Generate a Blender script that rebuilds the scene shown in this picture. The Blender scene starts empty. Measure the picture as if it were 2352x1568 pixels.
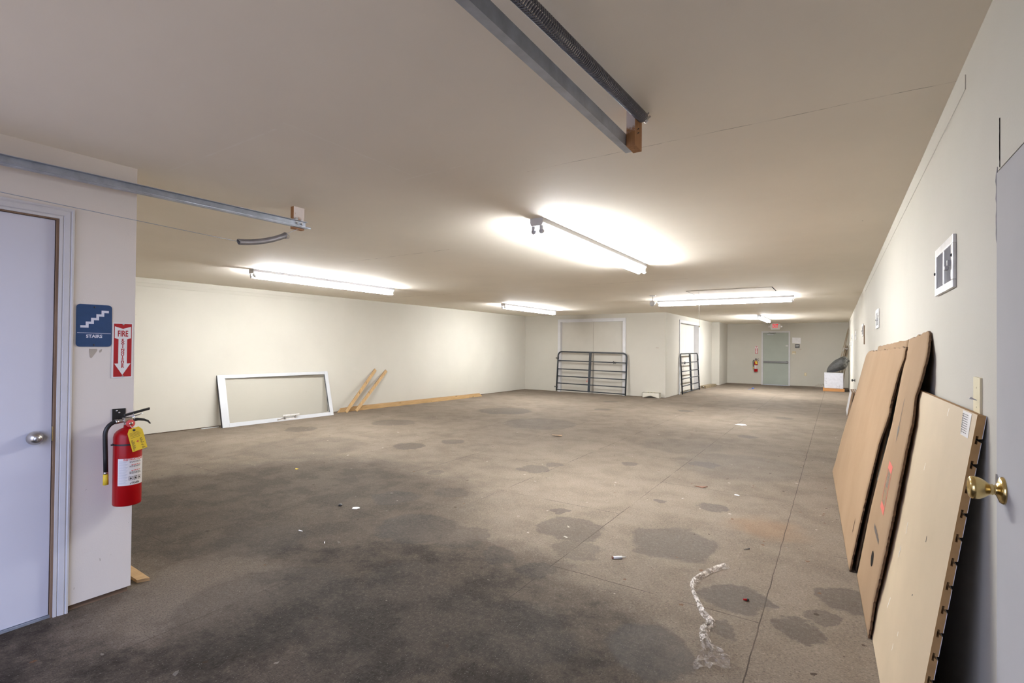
import bpy, bmesh, math, random
from mathutils import Vector, Matrix, Euler
random.seed(7)
PI = math.pi
SC = bpy.context.scene
COL = SC.collection

# ------------------------------------------------------------------ constants (metres)
CAMZ = 1.42
CEIL = 2.4257
XR = 0.374            # right wall
XS = -3.399           # partition with the stairs door
YS = 1.25             # end of that partition
YF = 22.148           # far wall
YB = 14.251           # storeroom front
XB = -4.048           # storeroom side
YC = 20.484           # pilaster front
XC = -3.77            # pilaster side
YBK = -0.45           # wall with the open overhead door, behind the camera
def XL(y): return -9.039 + 0.02515 * y

# ------------------------------------------------------------------ materials
def srgb(r, g, b):
    f = lambda c: (c / 12.92) if c <= 0.04045 else ((c + 0.055) / 1.055) ** 2.4
    return (f(r / 255), f(g / 255), f(b / 255), 1)

class NB:
    """tiny node builder"""
    def __init__(s, name):
        s.m = bpy.data.materials.new(name); s.m.use_nodes = True
        s.t = s.m.node_tree; s.t.nodes.clear()
        s.out = s.t.nodes.new('ShaderNodeOutputMaterial')
    def n(s, typ, **kw):
        nd = s.t.nodes.new(typ)
        for k, v in kw.items(): setattr(nd, k, v)
        return nd
    def lk(s, a, b): s.t.links.new(a, b)
    def put(s, sock, v):
        if hasattr(v, 'is_output'): s.lk(v, sock)
        else: sock.default_value = v
    def math(s, op, a, b=0.0, c=0.0, clamp=False):
        nd = s.n('ShaderNodeMath', operation=op, use_clamp=clamp)
        s.put(nd.inputs[0], a); s.put(nd.inputs[1], b)
        if len(nd.inputs) > 2: s.put(nd.inputs[2], c)
        return nd.outputs[0]
    def pos(s):
        return s.n('ShaderNodeNewGeometry').outputs['Position']
    def obj(s):
        return s.n('ShaderNodeTexCoord').outputs['Object']
    def sep(s, v):
        nd = s.n('ShaderNodeSeparateXYZ'); s.lk(v, nd.inputs[0]); return nd.outputs
    def comb(s, x, y, z):
        nd = s.n('ShaderNodeCombineXYZ')
        for i, v in enumerate((x, y, z)): s.put(nd.inputs[i], v)
        return nd.outputs[0]
    def vmath(s, op, a, b):
        nd = s.n('ShaderNodeVectorMath', operation=op); s.put(nd.inputs[0], a); s.put(nd.inputs[1], b)
        return nd.outputs['Value'] if op in ('DISTANCE', 'LENGTH') else nd.outputs['Vector']
    def noise(s, v, scale, detail=3, rough=0.55, dist=0.0, color=False):
        nd = s.n('ShaderNodeTexNoise'); s.lk(v, nd.inputs['Vector'])
        nd.inputs['Scale'].default_value = scale; nd.inputs['Detail'].default_value = detail
        nd.inputs['Roughness'].default_value = rough; nd.inputs['Distortion'].default_value = dist
        return nd.outputs['Color' if color else 'Fac']
    def vor(s, v, scale, feature='F1'):
        nd = s.n('ShaderNodeTexVoronoi', feature=feature); s.lk(v, nd.inputs['Vector'])
        nd.inputs['Scale'].default_value = scale
        return nd
    def mapr(s, v, a, b, c=0.0, d=1.0, smooth=False):
        nd = s.n('ShaderNodeMapRange', interpolation_type='SMOOTHSTEP' if smooth else 'LINEAR')
        s.put(nd.inputs[0], v)
        for i, x in enumerate((a, b, c, d)): s.put(nd.inputs[i + 1], x)
        return nd.outputs[0]
    def mix(s, f, a, b, typ='MIX'):
        nd = s.n('ShaderNodeMix', data_type='RGBA', blend_type=typ)
        s.put(nd.inputs[0], f); s.put(nd.inputs[6], a); s.put(nd.inputs[7], b)
        return nd.outputs[2]
    def bsdf(s, col, rough=0.6, metal=0.0, bump=None, bstr=0.2, bdist=0.01, spec=0.5, **kw):
        nd = s.n('ShaderNodeBsdfPrincipled')
        s.put(nd.inputs['Base Color'], col); s.put(nd.inputs['Roughness'], rough)
        s.put(nd.inputs['Metallic'], metal); s.put(nd.inputs['Specular IOR Level'], spec)
        for k, v in kw.items(): s.put(nd.inputs[k], v)
        if bump is not None:
            b = s.n('ShaderNodeBump'); b.inputs['Strength'].default_value = bstr
            b.inputs['Distance'].default_value = bdist
            s.lk(bump, b.inputs['Height']); s.lk(b.outputs[0], nd.inputs['Normal'])
        s.lk(nd.outputs[0], s.out.inputs[0]); return nd
    def seg(s, xyz, axis, c, lo, hi, w):
        """mask of a thin straight line on a flat surface: coordinate <axis> = c, other from lo to hi"""
        a, o = (xyz[0], xyz[1]) if axis == 'x' else (xyz[1], xyz[0])
        d = s.math('ABSOLUTE', s.math('SUBTRACT', a, c))
        m = s.math('LESS_THAN', d, w)
        return s.math('MULTIPLY', m, s.math('MULTIPLY', s.math('GREATER_THAN', o, lo), s.math('LESS_THAN', o, hi)))

def plain(name, col, rough=0.5, metal=0.0, var=0.06, scale=8.0, bump=0.0, spec=0.5, **kw):
    b = NB(name); v = b.obj(); n = b.noise(v, scale, 4)
    c = b.mix(b.mapr(n, 0.3, 0.7), tuple(x * (1 - var) for x in col[:3]) + (1,), tuple(min(1, x * (1 + var)) for x in col[:3]) + (1,))
    b.bsdf(c, rough, metal, b.noise(v, scale * 12, 2) if bump else None, bump, 0.004, spec, **kw)
    return b.m

M = {}
CREAM = (0.535, 0.508, 0.448)
CEILC = (0.930, 0.872, 0.768)
def wall_paint(name, dirt=1.0, col=CREAM):
    b = NB(name); p = b.pos(); xyz = b.sep(p)
    big = b.noise(p, 0.9, 4, 0.6)
    c = b.mix(b.mapr(big, 0.35, 0.65), tuple(x * 0.965 for x in col) + (1,), tuple(min(1, x * 1.02) for x in col) + (1,))
    # scuffs: sparse thin marks, more of them low on the wall
    sc = b.noise(b.vmath('MULTIPLY', p, (1, 1, 0.5)), 34, 2, 0.5, 0.6)
    low = b.mapr(xyz[2], 0.0, 0.9, 1.0, 0.0)
    thr = b.math('SUBTRACT', 0.805, b.math('MULTIPLY', low, 0.045 * dirt))
    mk = b.math('MULTIPLY', b.math('GREATER_THAN', sc, thr), 0.55)
    c = b.mix(mk, c, (0.33, 0.28, 0.22, 1))
    # little nail heads / fly specks
    v = b.vor(p, 2.3)
    dot = b.math('MULTIPLY', b.math('LESS_THAN', v.outputs['Distance'], 0.012), 0.6)
    c = b.mix(dot, c, (0.16, 0.13, 0.10, 1))
    h = b.noise(p, 160, 2)
    b.bsdf(c, 0.72, 0, h, 0.12, 0.003, 0.25)
    return b.m
M['wall'] = wall_paint('cream_wall_paint')
M['wall_lightened'] = wall_paint('scuffed_lightened_wall_paint', 1.8, (0.740, 0.690, 0.640))  # wall paint lightened in colour, standing in for missing daylight; extra scuffs too

def ceiling_mat():
    b = NB('ceiling_paint'); p = b.pos(); xyz = b.sep(p)
    big = b.noise(p, 0.7, 4, 0.6)
    c = b.mix(b.mapr(big, 0.35, 0.65), tuple(x * 0.965 for x in CEILC) + (1,), tuple(x * 1.02 for x in CEILC) + (1,))
    fine = b.noise(p, 9, 4, 0.6)
    # open joints between the boards (dark hairlines) and filled joints (pale)
    wob = b.math('MULTIPLY', b.math('SUBTRACT', b.noise(p, 5, 3), 0.5), 0.02)
    q = [b.math('ADD', xyz[0], wob), b.math('ADD', xyz[1], wob), xyz[2]]
    dark = None
    for ax, cc, lo, hi, w in (('y', 2.46, -1.5, 0.37, 0.0020), ('y', 4.03, -5.1, -3.4, 0.004), ('y', 7.48, -8.4, -6.2, 0.008),
                              ('y', 7.46, -3.4, -1.8, 0.005), ('y', 9.85, -6.6, -5.0, 0.010)):
        m = b.seg(q, ax, cc, lo, hi, w)
        dark = m if dark is None else b.math('MAXIMUM', dark, m)
    dark = b.math('MULTIPLY', dark, b.mapr(fine, 0.42, 0.58, 0.10, 0.62))
    c = b.mix(dark, c, (0.14, 0.11, 0.085, 1))
    pale = None
    for ax, cc, lo, hi, w in (('x', -2.11, 1.34, 2.15, 0.006), ('y', 1.36, -3.3, -2.2, 0.006), ('y', 2.19, -2.2, -1.6, 0.005),
                              ('x', -6.05, 6.5, 9.6, 0.012), ('x', -4.6, 2.2, 4.6, 0.010)):
        m = b.seg(q, ax, cc, lo, hi, w)
        pale = m if pale is None else b.math('MAXIMUM', pale, m)
    v = b.vor(p, 1.7)
    dot = b.math('MULTIPLY', b.math('LESS_THAN', v.outputs['Distance'], 0.010), 0.6)
    c = b.mix(dot, c, (0.16, 0.13, 0.10, 1))
    c = b.mix(b.math('MULTIPLY', pale, b.mapr(fine, 0.35, 0.6, 0.0, 0.5)), c, (0.98, 0.94, 0.86, 1))
    h = b.math('ADD', b.math('MULTIPLY', b.noise(p, 140, 2), 0.5), b.math('MULTIPLY', pale, 1.5))
    b.bsdf(c, 0.72, 0, h, 0.15, 0.003, 0.25)
    return b.m
M['ceiling'] = ceiling_mat()

STAINS = [(-5.07, 5.19, .24, 1), (-4.79, 5.79, .19, .8), (-3.46, 3.35, .22, .8), (-3.14, 3.79, .18, .8), (-2.75, 2.9, .33, 1), (-2.34, 2.96, .22, .8),
          (-1.95, 2.85, .14, .9), (-2.21, 2.22, .25, .6), (-1.99, 3.91, .09, .9), (-1.36, 6.45, .18, 1), (-2.12, 5.95, .11, .8), (-.94, 4.76, .13, .9),
          (-1.38, 4.69, .07, .9), (-1.75, 3.57, .27, .8), (-1.0, 3.74, .33, .9), (-1.51, 3.23, .19, .6), (-.48, 3.1, .2, 1), (-.15, 2.93, .12, .9),
          (-.07, 3.13, .1, .8), (.08, 3.42, .18, .9), (-.74, 2.36, .23, 1), (-1.2, 8.87, .16, .8), (-2.87, 11.71, .19, .9), (-.91, 11.71, .17, .7),
          (-2.95, 5.05, .2, .8), (-2.85, 5.35, .12, .7), (-6.14, 9.24, .62, .9), (-6.84, 6.61, .40, .7), (-7.56, 5.17, .28, .8), (-1.58, 2.79, .13, .8),
          (-1.33, 2.14, .3, .6), (-.5, 2.72, .09, .9), (-4.48, 10.79, .2, .8), (-4.97, 12.46, .2, .7), (-3.5, 2.09, .33, .4), (-3.77, 4.28, .11, .6),
          (-1.0, 6.6, .75, .35), (-4.6, 8.1, .7, .45), (-1.9, 7.5, .6, .3), (-6.2, 4.3, .8, .45), (-1.9, 1.85, .5, .6), (-2.6, 1.6, .5, .6)]
def floor_mat():
    b = NB('stained_board_floor'); p = b.pos(); xyz = b.sep(p)
    n1 = b.noise(p, 0.55, 5, 0.62)
    n2 = b.noise(p, 3.2, 5, 0.65)
    n3 = b.noise(p, 38, 4, 0.7)
    n4 = b.noise(b.vmath('MULTIPLY', p, (70, 190, 1)), 1.0, 3, 0.6)
    base = b.mix(b.mapr(n1, 0.32, 0.68), (0.150, 0.119, 0.091, 1), (0.240, 0.195, 0.150, 1))
    base = b.mix(b.math('MULTIPLY', b.mapr(n2, 0.44, 0.70), 0.26), base, (0.102, 0.085, 0.070, 1))
    base = b.mix(b.math('MULTIPLY', b.mapr(n2, 0.58, 0.40, 0, 1), 0.30), base, (0.265, 0.225, 0.185, 1))
    c = base
    # strand pattern of the boards
    n5 = b.noise(b.vmath('MULTIPLY', p, (150, 42, 1)), 1.0, 3, 0.6)
    c = b.mix(b.math('MULTIPLY', b.mapr(n4, 0.48, 0.70), 0.50), c, (0.070, 0.056, 0.045, 1))
    c = b.mix(b.math('MULTIPLY', b.mapr(n5, 0.55, 0.74), 0.34), c, (0.36, 0.30, 0.245, 1))
    c = b.mix(b.math('MULTIPLY', b.mapr(n3, 0.56, 0.72), 0.35), c, (0.37, 0.32, 0.27, 1))
    # old oil / black dirt trodden in round the doorway: a ragged-edged patch
    dv = b.noise(p, 1.3, 6, 0.70, color=True)
    dq = b.vmath('ADD', p, b.vmath('MULTIPLY', b.vmath('SUBTRACT', dv, (0.5, 0.5, 0.5)), (1.6, 1.6, 0)))
    d1 = b.vmath('DISTANCE', dq, (-1.9, 0.9, 0))
    dirt = b.mapr(d1, 1.65, 2.35, 1.0, 0.0, True)
    d2 = b.vmath('DISTANCE', dq, (-4.3, 2.5, 0))
    dirt = b.math('MAXIMUM', dirt, b.mapr(d2, 1.3, 2.3, 0.80, 0.0, True))
    dirt = b.math('MULTIPLY', dirt, b.mapr(n2, 0.43, 0.58, 1.0, 0.72))
    d3 = b.vmath('DISTANCE', dq, (-3.2, 1.45, 0))
    dirt = b.math('MULTIPLY', dirt, b.mapr(d3, 0.25, 0.75, 0.30, 1.0, True))
    # separate puddle stains
    sv = b.noise(p, 4.5, 4, 0.6, color=True)
    sq = b.vmath('ADD', p, b.vmath('MULTIPLY', b.vmath('SUBTRACT', sv, (0.5, 0.5, 0.5)), (0.28, 0.28, 0)))
    st = None
    for x, y, r, k in STAINS:
        d = b.vmath('DISTANCE', sq, (x, y, 0))
        m = b.mapr(d, r * 0.86, r * 1.03, k, 0.0, True)
        st = m if st is None else b.math('MAXIMUM', st, m)
    stain_c = b.mix(b.mapr(n3, 0.35, 0.65), (0.050, 0.039, 0.031, 1), (0.090, 0.073, 0.059, 1))
    c = b.mix(b.math('MULTIPLY', st, 0.74), c, stain_c)
    dirt_c = b.mix(b.mapr(n3, 0.35, 0.68), (0.0100, 0.0073, 0.0058, 1), (0.034, 0.0265, 0.0215, 1))
    c = b.mix(b.math('MULTIPLY', dirt, 0.94), c, dirt_c)
    # rusty patch
    d = b.vmath('DISTANCE', sq, (-0.47, 4.45, 0))
    c = b.mix(b.mapr(d, 0.12, 0.36, 0.45, 0, True), c, (0.225, 0.135, 0.075, 1))
    # fine tooth over everything
    c = b.mix(b.math('MULTIPLY', b.mapr(n4, 0.45, 0.70), 0.45), c, b.mix(0.55, c, (0.012, 0.009, 0.007, 1)))
    c = b.mix(b.math('MULTIPLY', b.mapr(n5, 0.55, 0.74), 0.30), c, b.mix(0.35, c, (0.40, 0.35, 0.30, 1)))
    # sheet joints, 1.22 x 2.44 m, half-lapped
    bt = b.n('ShaderNodeTexBrick', offset=0.5)
    wob = b.math('MULTIPLY', b.math('SUBTRACT', b.noise(p, 6, 2), 0.5), 0.012)
    vx = b.math('ADD', b.math('ADD', xyz[1], -1.68), wob); vy = b.math('ADD', b.math('ADD', xyz[0], 1.55), wob)
    b.lk(b.comb(vx, vy, 0.0), bt.inputs['Vector'])
    for k, val in (('Scale', 1.0), ('Mortar Size', 0.0030), ('Mortar Smooth', 0.0), ('Brick Width', 2.44), ('Row Height', 1.22)):
        bt.inputs[k].default_value = val
    jm = b.math('MULTIPLY', bt.outputs['Fac'], b.mapr(b.noise(p, 2.1, 3), 0.40, 0.52, 0.10, 0.85))
    long_joint = b.math('MULTIPLY', b.seg((b.math('ADD', xyz[0], wob), xyz[1], xyz[2]), 'x', -0.330, -0.4, 20.4, 0.0024), 0.7)
    c = b.mix(b.math('MAXIMUM', jm, long_joint), c, (0.045, 0.034, 0.027, 1))
    # leaf bits and crumbs, thickest along the right-hand wall
    cv = b.vor(b.vmath('ADD', p, b.vmath('MULTIPLY', b.vmath('SUBTRACT', b.noise(p, 45, 2, color=True), (.5, .5, .5)), (0.03, 0.03, 0))), 11)
    near_wall = b.mapr(xyz[0], -1.2, 0.0, 0.03, 0.30)
    crumb = b.math('MULTIPLY', b.math('LESS_THAN', cv.outputs['Distance'], 0.13), b.math('LESS_THAN', b.sep(cv.outputs['Color'])[0], near_wall))
    c = b.mix(b.math('MULTIPLY', crumb, 0.8), c, b.mix(b.sep(cv.outputs['Color'])[2], (0.035, 0.022, 0.014, 1), (0.13, 0.065, 0.03, 1)))
    flk = b.vor(b.vmath('ADD', p, b.vmath('MULTIPLY', b.vmath('SUBTRACT', b.noise(p, 30, 3, color=True), (.5, .5, .5)), (0.06, 0.06, 0))), 7.5)
    flake_m = b.math('MULTIPLY', b.math('LESS_THAN', flk.outputs['Distance'], 0.075), b.math('GREATER_THAN', b.sep(flk.outputs['Color'])[1], 0.80))
    c = b.mix(b.math('MULTIPLY', flake_m, b.math('SUBTRACT', 0.55, b.math('MULTIPLY', dirt, 0.35))), c, (0.52, 0.47, 0.41, 1))
    # paint drips, plaster crumbs, grit
    v = b.vor(b.vmath('ADD', p, b.vmath('MULTIPLY', b.vmath('SUBTRACT', b.noise(p, 20, 2, color=True), (.5, .5, .5)), (0.05, 0.05, 0))), 4.2)
    spot = b.math('MULTIPLY', b.math('LESS_THAN', v.outputs['Distance'], 0.055), b.math('GREATER_THAN', b.sep(v.outputs['Color'])[0], 0.70))
    spot = b.math('MULTIPLY', spot, b.mapr(b.noise(p, 0.8, 2), 0.42, 0.60))
    c = b.mix(b.math('MULTIPLY', spot, 0.55), c, (0.58, 0.55, 0.51, 1))
    g = b.vor(p, 26)
    grit = b.math('MULTIPLY', b.math('LESS_THAN', g.outputs['Distance'], 0.10), b.math('GREATER_THAN', b.sep(g.outputs['Color'])[1], 0.86))
    c = b.mix(b.math('MULTIPLY', grit, 0.7), c, (0.05, 0.035, 0.025, 1))
    g2 = b.vor(p, 85)
    gr2 = b.math('MULTIPLY', b.math('LESS_THAN', g2.outputs['Distance'], 0.16), b.math('GREATER_THAN', b.sep(g2.outputs['Color'])[2], 0.78))
    c = b.mix(b.math('MULTIPLY', gr2, b.math('ADD', 0.10, b.math('MULTIPLY', dirt, 0.30))), c, (0.27, 0.255, 0.24, 1))
    h = b.math('ADD', b.math('MULTIPLY', n3, 0.7), b.math('MULTIPLY', n4, 0.5))
    rough = b.mapr(st, 0, 1, 0.78, 0.60)
    b.bsdf(c, rough, 0, h, 0.5, 0.006, 0.10)
    return b.m
M['floor'] = floor_mat()

def wood(name, a, bcol, scale=1.0, axis=1, knots=True, rough=0.65):
    b = NB(name); v = b.obj()
    st = [38, 38, 38]; st[axis] = 2.2
    q = b.vmath('MULTIPLY', v, tuple(x * scale for x in st))
    n = b.noise(q, 1.0, 4, 0.6, 0.6)
    c = b.mix(b.mapr(n, 0.32, 0.68), a + (1,), bcol + (1,))
    if knots:
        kq = [9, 9, 9]; kq[axis] = 3.0
        k = b.vor(b.vmath('MULTIPLY', v, tuple(kq)), 1.0)
        c = b.mix(b.math('MULTIPLY', b.math('LESS_THAN', k.outputs['Distance'], 0.13), 0.6), c, tuple(x * 0.35 for x in a) + (1,))
    b.bsdf(c, rough, 0, n, 0.15, 0.003, 0.3)
    return b.m
M['pine_y'] = wood('pine_along', (0.37, 0.228, 0.10), (0.50, 0.33, 0.165))
M['pine_z'] = wood('pine_upright', (0.37, 0.228, 0.10), (0.50, 0.33, 0.165), axis=2)
M['orange_wood'] = wood('orange_board', (0.42, 0.19, 0.065), (0.50, 0.245, 0.09), axis=0, knots=False)
M['brown_wood'] = wood('brown_bare_wood', (0.20, 0.125, 0.075), (0.29, 0.19, 0.12), axis=2, knots=False)
M['sill_wood'] = wood('old_sill_wood', (0.105, 0.066, 0.042), (0.20, 0.135, 0.09), axis=1, knots=False)
M['pole_wood'] = wood('grey_pole_wood', (0.24, 0.18, 0.12), (0.44, 0.36, 0.27), axis=2, knots=False)
def post_mat(name, axis, sgn, lim):
    b = NB(name); v = b.obj(); xyz = b.sep(v)
    n = b.noise(b.vmath('MULTIPLY', v, (60, 60, 6)), 1.0, 4, 0.6, 0.4)
    c = b.mix(b.mapr(n, 0.3, 0.7), (0.30, 0.145, 0.065, 1), (0.45, 0.235, 0.11, 1))
    # overspray of white paint on the upper part
    pn = b.noise(v, 22, 4, 0.6)
    f = b.mapr(b.math('ADD', xyz[2], b.math('MULTIPLY', b.math('SUBTRACT', pn, 0.5), 0.20)), -0.105, -0.070, 0, 1, True)
    side = b.math('GREATER_THAN', b.math('MULTIPLY', xyz[axis], sgn), lim)
    f = b.math('MULTIPLY', f, side)
    c = b.mix(b.math('MULTIPLY', f, 0.85), c, (0.74, 0.69, 0.68, 1))
    b.bsdf(c, 0.65, 0, n, 0.15, 0.003, 0.3); return b.m
M['post_a'] = post_mat('hanger_post_wood', 0, 1.0, 0.0185)
M['post_b'] = post_mat('second_post_wood', 1, -1.0, 0.0435)

def steel(name, col=(0.42, 0.44, 0.46), rough=0.42, metal=0.85):
    b = NB(name); v = b.obj(); n = b.noise(v, 14, 4, 0.6)
    c = b.mix(b.mapr(n, 0.3, 0.7), tuple(x * 0.82 for x in col) + (1,), tuple(min(1, x * 1.12) for x in col) + (1,))
    b.bsdf(c, rough, metal, b.noise(v, 90, 2), 0.05, 0.002); return b.m
M['galv'] = steel('galvanised_steel', (0.46, 0.51, 0.60), 0.42, 0.6)
M['spring'] = steel('oiled_spring_steel', (0.20, 0.205, 0.235), 0.30, 0.9)
M['spring_grey'] = steel('dull_spring_steel', (0.36, 0.35, 0.37), 0.5, 0.7)
M['bolt'] = steel('zinc_bolt', (0.62, 0.62, 0.64), 0.3, 0.95)
M['nickel'] = steel('satin_nickel', (0.50, 0.47, 0.43), 0.30, 1.0)
M['brass'] = steel('polished_brass', (0.72, 0.55, 0.24), 0.20, 1.0)
M['darkmetal'] = steel('dark_metal', (0.06, 0.06, 0.065), 0.45, 0.6)
M['gate'] = plain('gate_paint', (0.018, 0.024, 0.032, 1), 0.36, 0.0, 0.2, 6, 0, 0.6)
M['alu'] = plain('white_aluminium', (0.50, 0.51, 0.535, 1), 0.38, 0.1, 0.015)
M['alu_dark'] = plain('dark_frame_edge', (0.025, 0.025, 0.03, 1), 0.5)
M['handle'] = steel('handle_aluminium', (0.66, 0.64, 0.62), 0.35, 0.5)
M['fix_white'] = plain('fixture_white', (0.72, 0.73, 0.76, 1), 0.4, 0, 0.02)
M['white_trim'] = plain('white_trim_paint', (0.60, 0.595, 0.61, 1), 0.45, 0, 0.05, 5, 0.05)
M['lil_trim'] = M['white_trim']
M['door_white'] = plain('white_door_paint', (0.63, 0.635, 0.71, 1), 0.55, 0, 0.03, 2.2, 0.04)
M['door_cream'] = plain('cream_door_paint', (0.53, 0.500, 0.442, 1), 0.6, 0, 0.04, 2.2, 0.04)
M['door_green'] = plain('grey_green_door_paint', (0.33, 0.36, 0.315, 1), 0.5, 0, 0.05, 2.5, 0.04)
M['door_grey'] = plain('grey_white_door_paint', (0.44, 0.43, 0.44, 1), 0.8, 0, 0.04, 2.2, 0.04, 0.1)
M['ivory'] = plain('ivory_plastic', (0.74, 0.66, 0.45, 1), 0.4, 0, 0.03)
M['tan_plastic'] = plain('tan_plastic', (0.56, 0.47, 0.29, 1), 0.45, 0, 0.03)
M['grey_plastic'] = plain('grey_plastic', (0.40, 0.40, 0.42, 1), 0.45)
M['white_plastic'] = plain('white_plastic', (0.80, 0.80, 0.79, 1), 0.35, 0, 0.02)
M['black'] = plain('black_rubber', (0.013, 0.013, 0.014, 1), 0.45)
M['dark_gap'] = plain('dark_gap', (0.009, 0.0065, 0.005, 1), 0.95, spec=0.1)
M['red'] = plain('extinguisher_red', (0.34, 0.002, 0.004, 1), 0.30, 0, 0.05, 3, 0, 0.28)
M['sign_red'] = plain('sign_red', (0.39, 0.003, 0.010, 1), 0.5, 0, 0.03)
M['sign_white'] = plain('sign_white', (0.80, 0.79, 0.78, 1), 0.4, 0, 0.02)
M['sign_blue'] = plain('sign_blue', (0.013, 0.052, 0.150, 1), 0.6, 0, 0.06, 40)
M['sign_text'] = plain('sign_lilac_white', (0.70, 0.71, 0.80, 1), 0.5, 0, 0.02)
M['sign_black'] = plain('sign_black', (0.014, 0.016, 0.017, 1), 0.45)
M['yellow'] = plain('tag_yellow', (0.78, 0.55, 0.035, 1), 0.55, 0, 0.04)
M['ink'] = plain('printed_ink', (0.05, 0.04, 0.035, 1), 0.6)
M['label_grey'] = plain('printed_grey', (0.42, 0.42, 0.47, 1), 0.6)
M['red_ink'] = plain('red_ink', (0.62, 0.08, 0.07, 1), 0.6)
M['card_red'] = plain('carton_red_print', (0.60, 0.12, 0.085, 1), 0.7)
M['card_ink'] = plain('carton_grey_print', (0.135, 0.115, 0.095, 1), 0.8)
M['paper'] = plain('white_paper', (0.80, 0.79, 0.80, 1), 0.28, 0, 0.03)
M['foam'] = plain('white_foam', (0.60, 0.60, 0.655, 1), 0.75, 0, 0.07, 14, 0.2)
M['carton'] = plain('tan_carton', (0.20, 0.155, 0.095, 1), 0.75, 0, 0.18, 7)
M['leaf'] = plain('dry_leaf_brown', (0.20, 0.075, 0.04, 1), 0.7)
M['tape_blue'] = plain('blue_tape', (0.05, 0.12, 0.42, 1), 0.5)
M['vent_inside'] = plain('louvre_grey', (0.46, 0.46, 0.48, 1), 0.45, 0.0)
M['vent_frame'] = steel('vent_white_metal', (0.78, 0.77, 0.76), 0.30, 0.25)
M['label'] = plain('paper_label', (0.74, 0.71, 0.69, 1), 0.5, 0, 0.03)
M['lam'] = plain('white_laminate', (0.80, 0.80, 0.84, 1), 0.35, 0, 0.02)
M['mdf'] = plain('raw_mdf', (0.37, 0.215, 0.085, 1), 0.8, 0, 0.1, 30)
M['slat_back'] = plain('slat_backing', (0.535, 0.420, 0.280, 1), 0.62, 0, 0.09, 1.8, 0.04)

def cardboard():
    b = NB('corrugated_cardboard'); v = b.obj()
    n = b.noise(v, 1.6, 4, 0.6)
    c = b.mix(b.mapr(n, 0.3, 0.7), (0.278, 0.180, 0.104, 1), (0.326, 0.217, 0.131, 1))
    f = b.vor(v, 13)
    c = b.mix(b.math('MULTIPLY', b.math('LESS_THAN', f.outputs['Distance'], 0.035), 0.6), c, (0.16, 0.09, 0.05, 1))
    wv = b.n('ShaderNodeTexWave', wave_type='BANDS', bands_direction='Y'); b.lk(v, wv.inputs['Vector']); wv.inputs['Scale'].default_value = 60
    b.bsdf(c, 0.85, 0, b.math('ADD', wv.outputs['Fac'], b.noise(v, 60, 2)), 0.06, 0.003, 0.2); return b.m
M['cardboard'] = cardboard()
M['card_edge'] = plain('torn_card_edge', (0.115, 0.062, 0.030, 1), 0.9, 0, 0.3, 40)

def bag_mat():
    b = NB('grey_bag_plastic'); v = b.obj()
    n = b.noise(b.vmath('MULTIPLY', v, (7, 16, 16)), 1.0, 4, 0.65, 1.5)
    c = b.mix(b.mapr(n, 0.3, 0.7), (0.020, 0.020, 0.020, 1), (0.090, 0.090, 0.086, 1))
    xyz = b.sep(v)
    pale = b.math('MULTIPLY', b.mapr(xyz[0], 0.17, 0.30, 0, 1, True), b.mapr(n, 0.42, 0.58, 0, 0.8))
    c = b.mix(pale, c, (0.55, 0.55, 0.52, 1))
    b.bsdf(c, 0.38, 0, n, 0.9, 0.03, 0.5); return b.m
M['bag'] = bag_mat()

def clear_film(name, tint=(0.97, 0.96, 0.95), amount=0.22):
    b = NB(name); v = b.obj()
    n = b.noise(b.vmath('MULTIPLY', v, (30, 30, 60)), 1.0, 3, 0.6, 1.0)
    tr = b.n('ShaderNodeBsdfTransparent'); tr.inputs[0].default_value = tint + (1,)
    p = b.n('ShaderNodeBsdfPrincipled'); p.inputs['Base Color'].default_value = (0.72, 0.66, 0.60, 1); p.inputs['Roughness'].default_value = 0.18
    bp = b.n('ShaderNodeBump'); bp.inputs['Strength'].default_value = 0.8; bp.inputs['Distance'].default_value = 0.01
    b.lk(n, bp.inputs['Height']); b.lk(bp.outputs[0], p.inputs['Normal'])
    ms = b.n('ShaderNodeMixShader')
    b.lk(b.mapr(n, 0.40, 0.66, amount * 0.35, min(1, amount * 2.6)), ms.inputs[0]); b.lk(tr.outputs[0], ms.inputs[1]); b.lk(p.outputs[0], ms.inputs[2])
    b.lk(ms.outputs[0], b.out.inputs[0]); return b.m
M['film'] = clear_film('clear_plastic_film', amount=0.15)
M['film_tube'] = clear_film('gathered_plastic_film', amount=0.40)
def glass_mat():
    b = NB('window_glass')
    tr = b.n('ShaderNodeBsdfTransparent'); tr.inputs[0].default_value = (0.99, 0.99, 0.985, 1)
    gl = b.n('ShaderNodeBsdfGlossy'); gl.inputs['Roughness'].default_value = 0.03
    ms = b.n('ShaderNodeMixShader'); ms.inputs[0].default_value = 0.02
    b.lk(tr.outputs[0], ms.inputs[1]); b.lk(gl.outputs[0], ms.inputs[2]); b.lk(ms.outputs[0], b.out.inputs[0]); return b.m
M['glass'] = glass_mat()

def emit(name, col, strength):
    b = NB(name); e = b.n('ShaderNodeEmission'); e.inputs[0].default_value = col; e.inputs[1].default_value = strength
    b.lk(e.outputs[0], b.out.inputs[0]); return b.m
TUBE = 182.0
M['tube'] = emit('lit_fluorescent_tube', (0.985, 1.0, 1.01, 1), TUBE)
M['tube_mid'] = emit('brighter_fluorescent_tube', (0.985, 1.0, 1.01, 1), TUBE * 1.02)
M['tube_boosted'] = emit('boosted_fluorescent_tube', (0.985, 1.0, 1.01, 1), TUBE * 1.6)  # farthest fixture's emission boosted to brighten the far wall
M['exit_red'] = emit('lit_exit_letters', (1.0, 0.045, 0.065, 1), 1.0)

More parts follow.
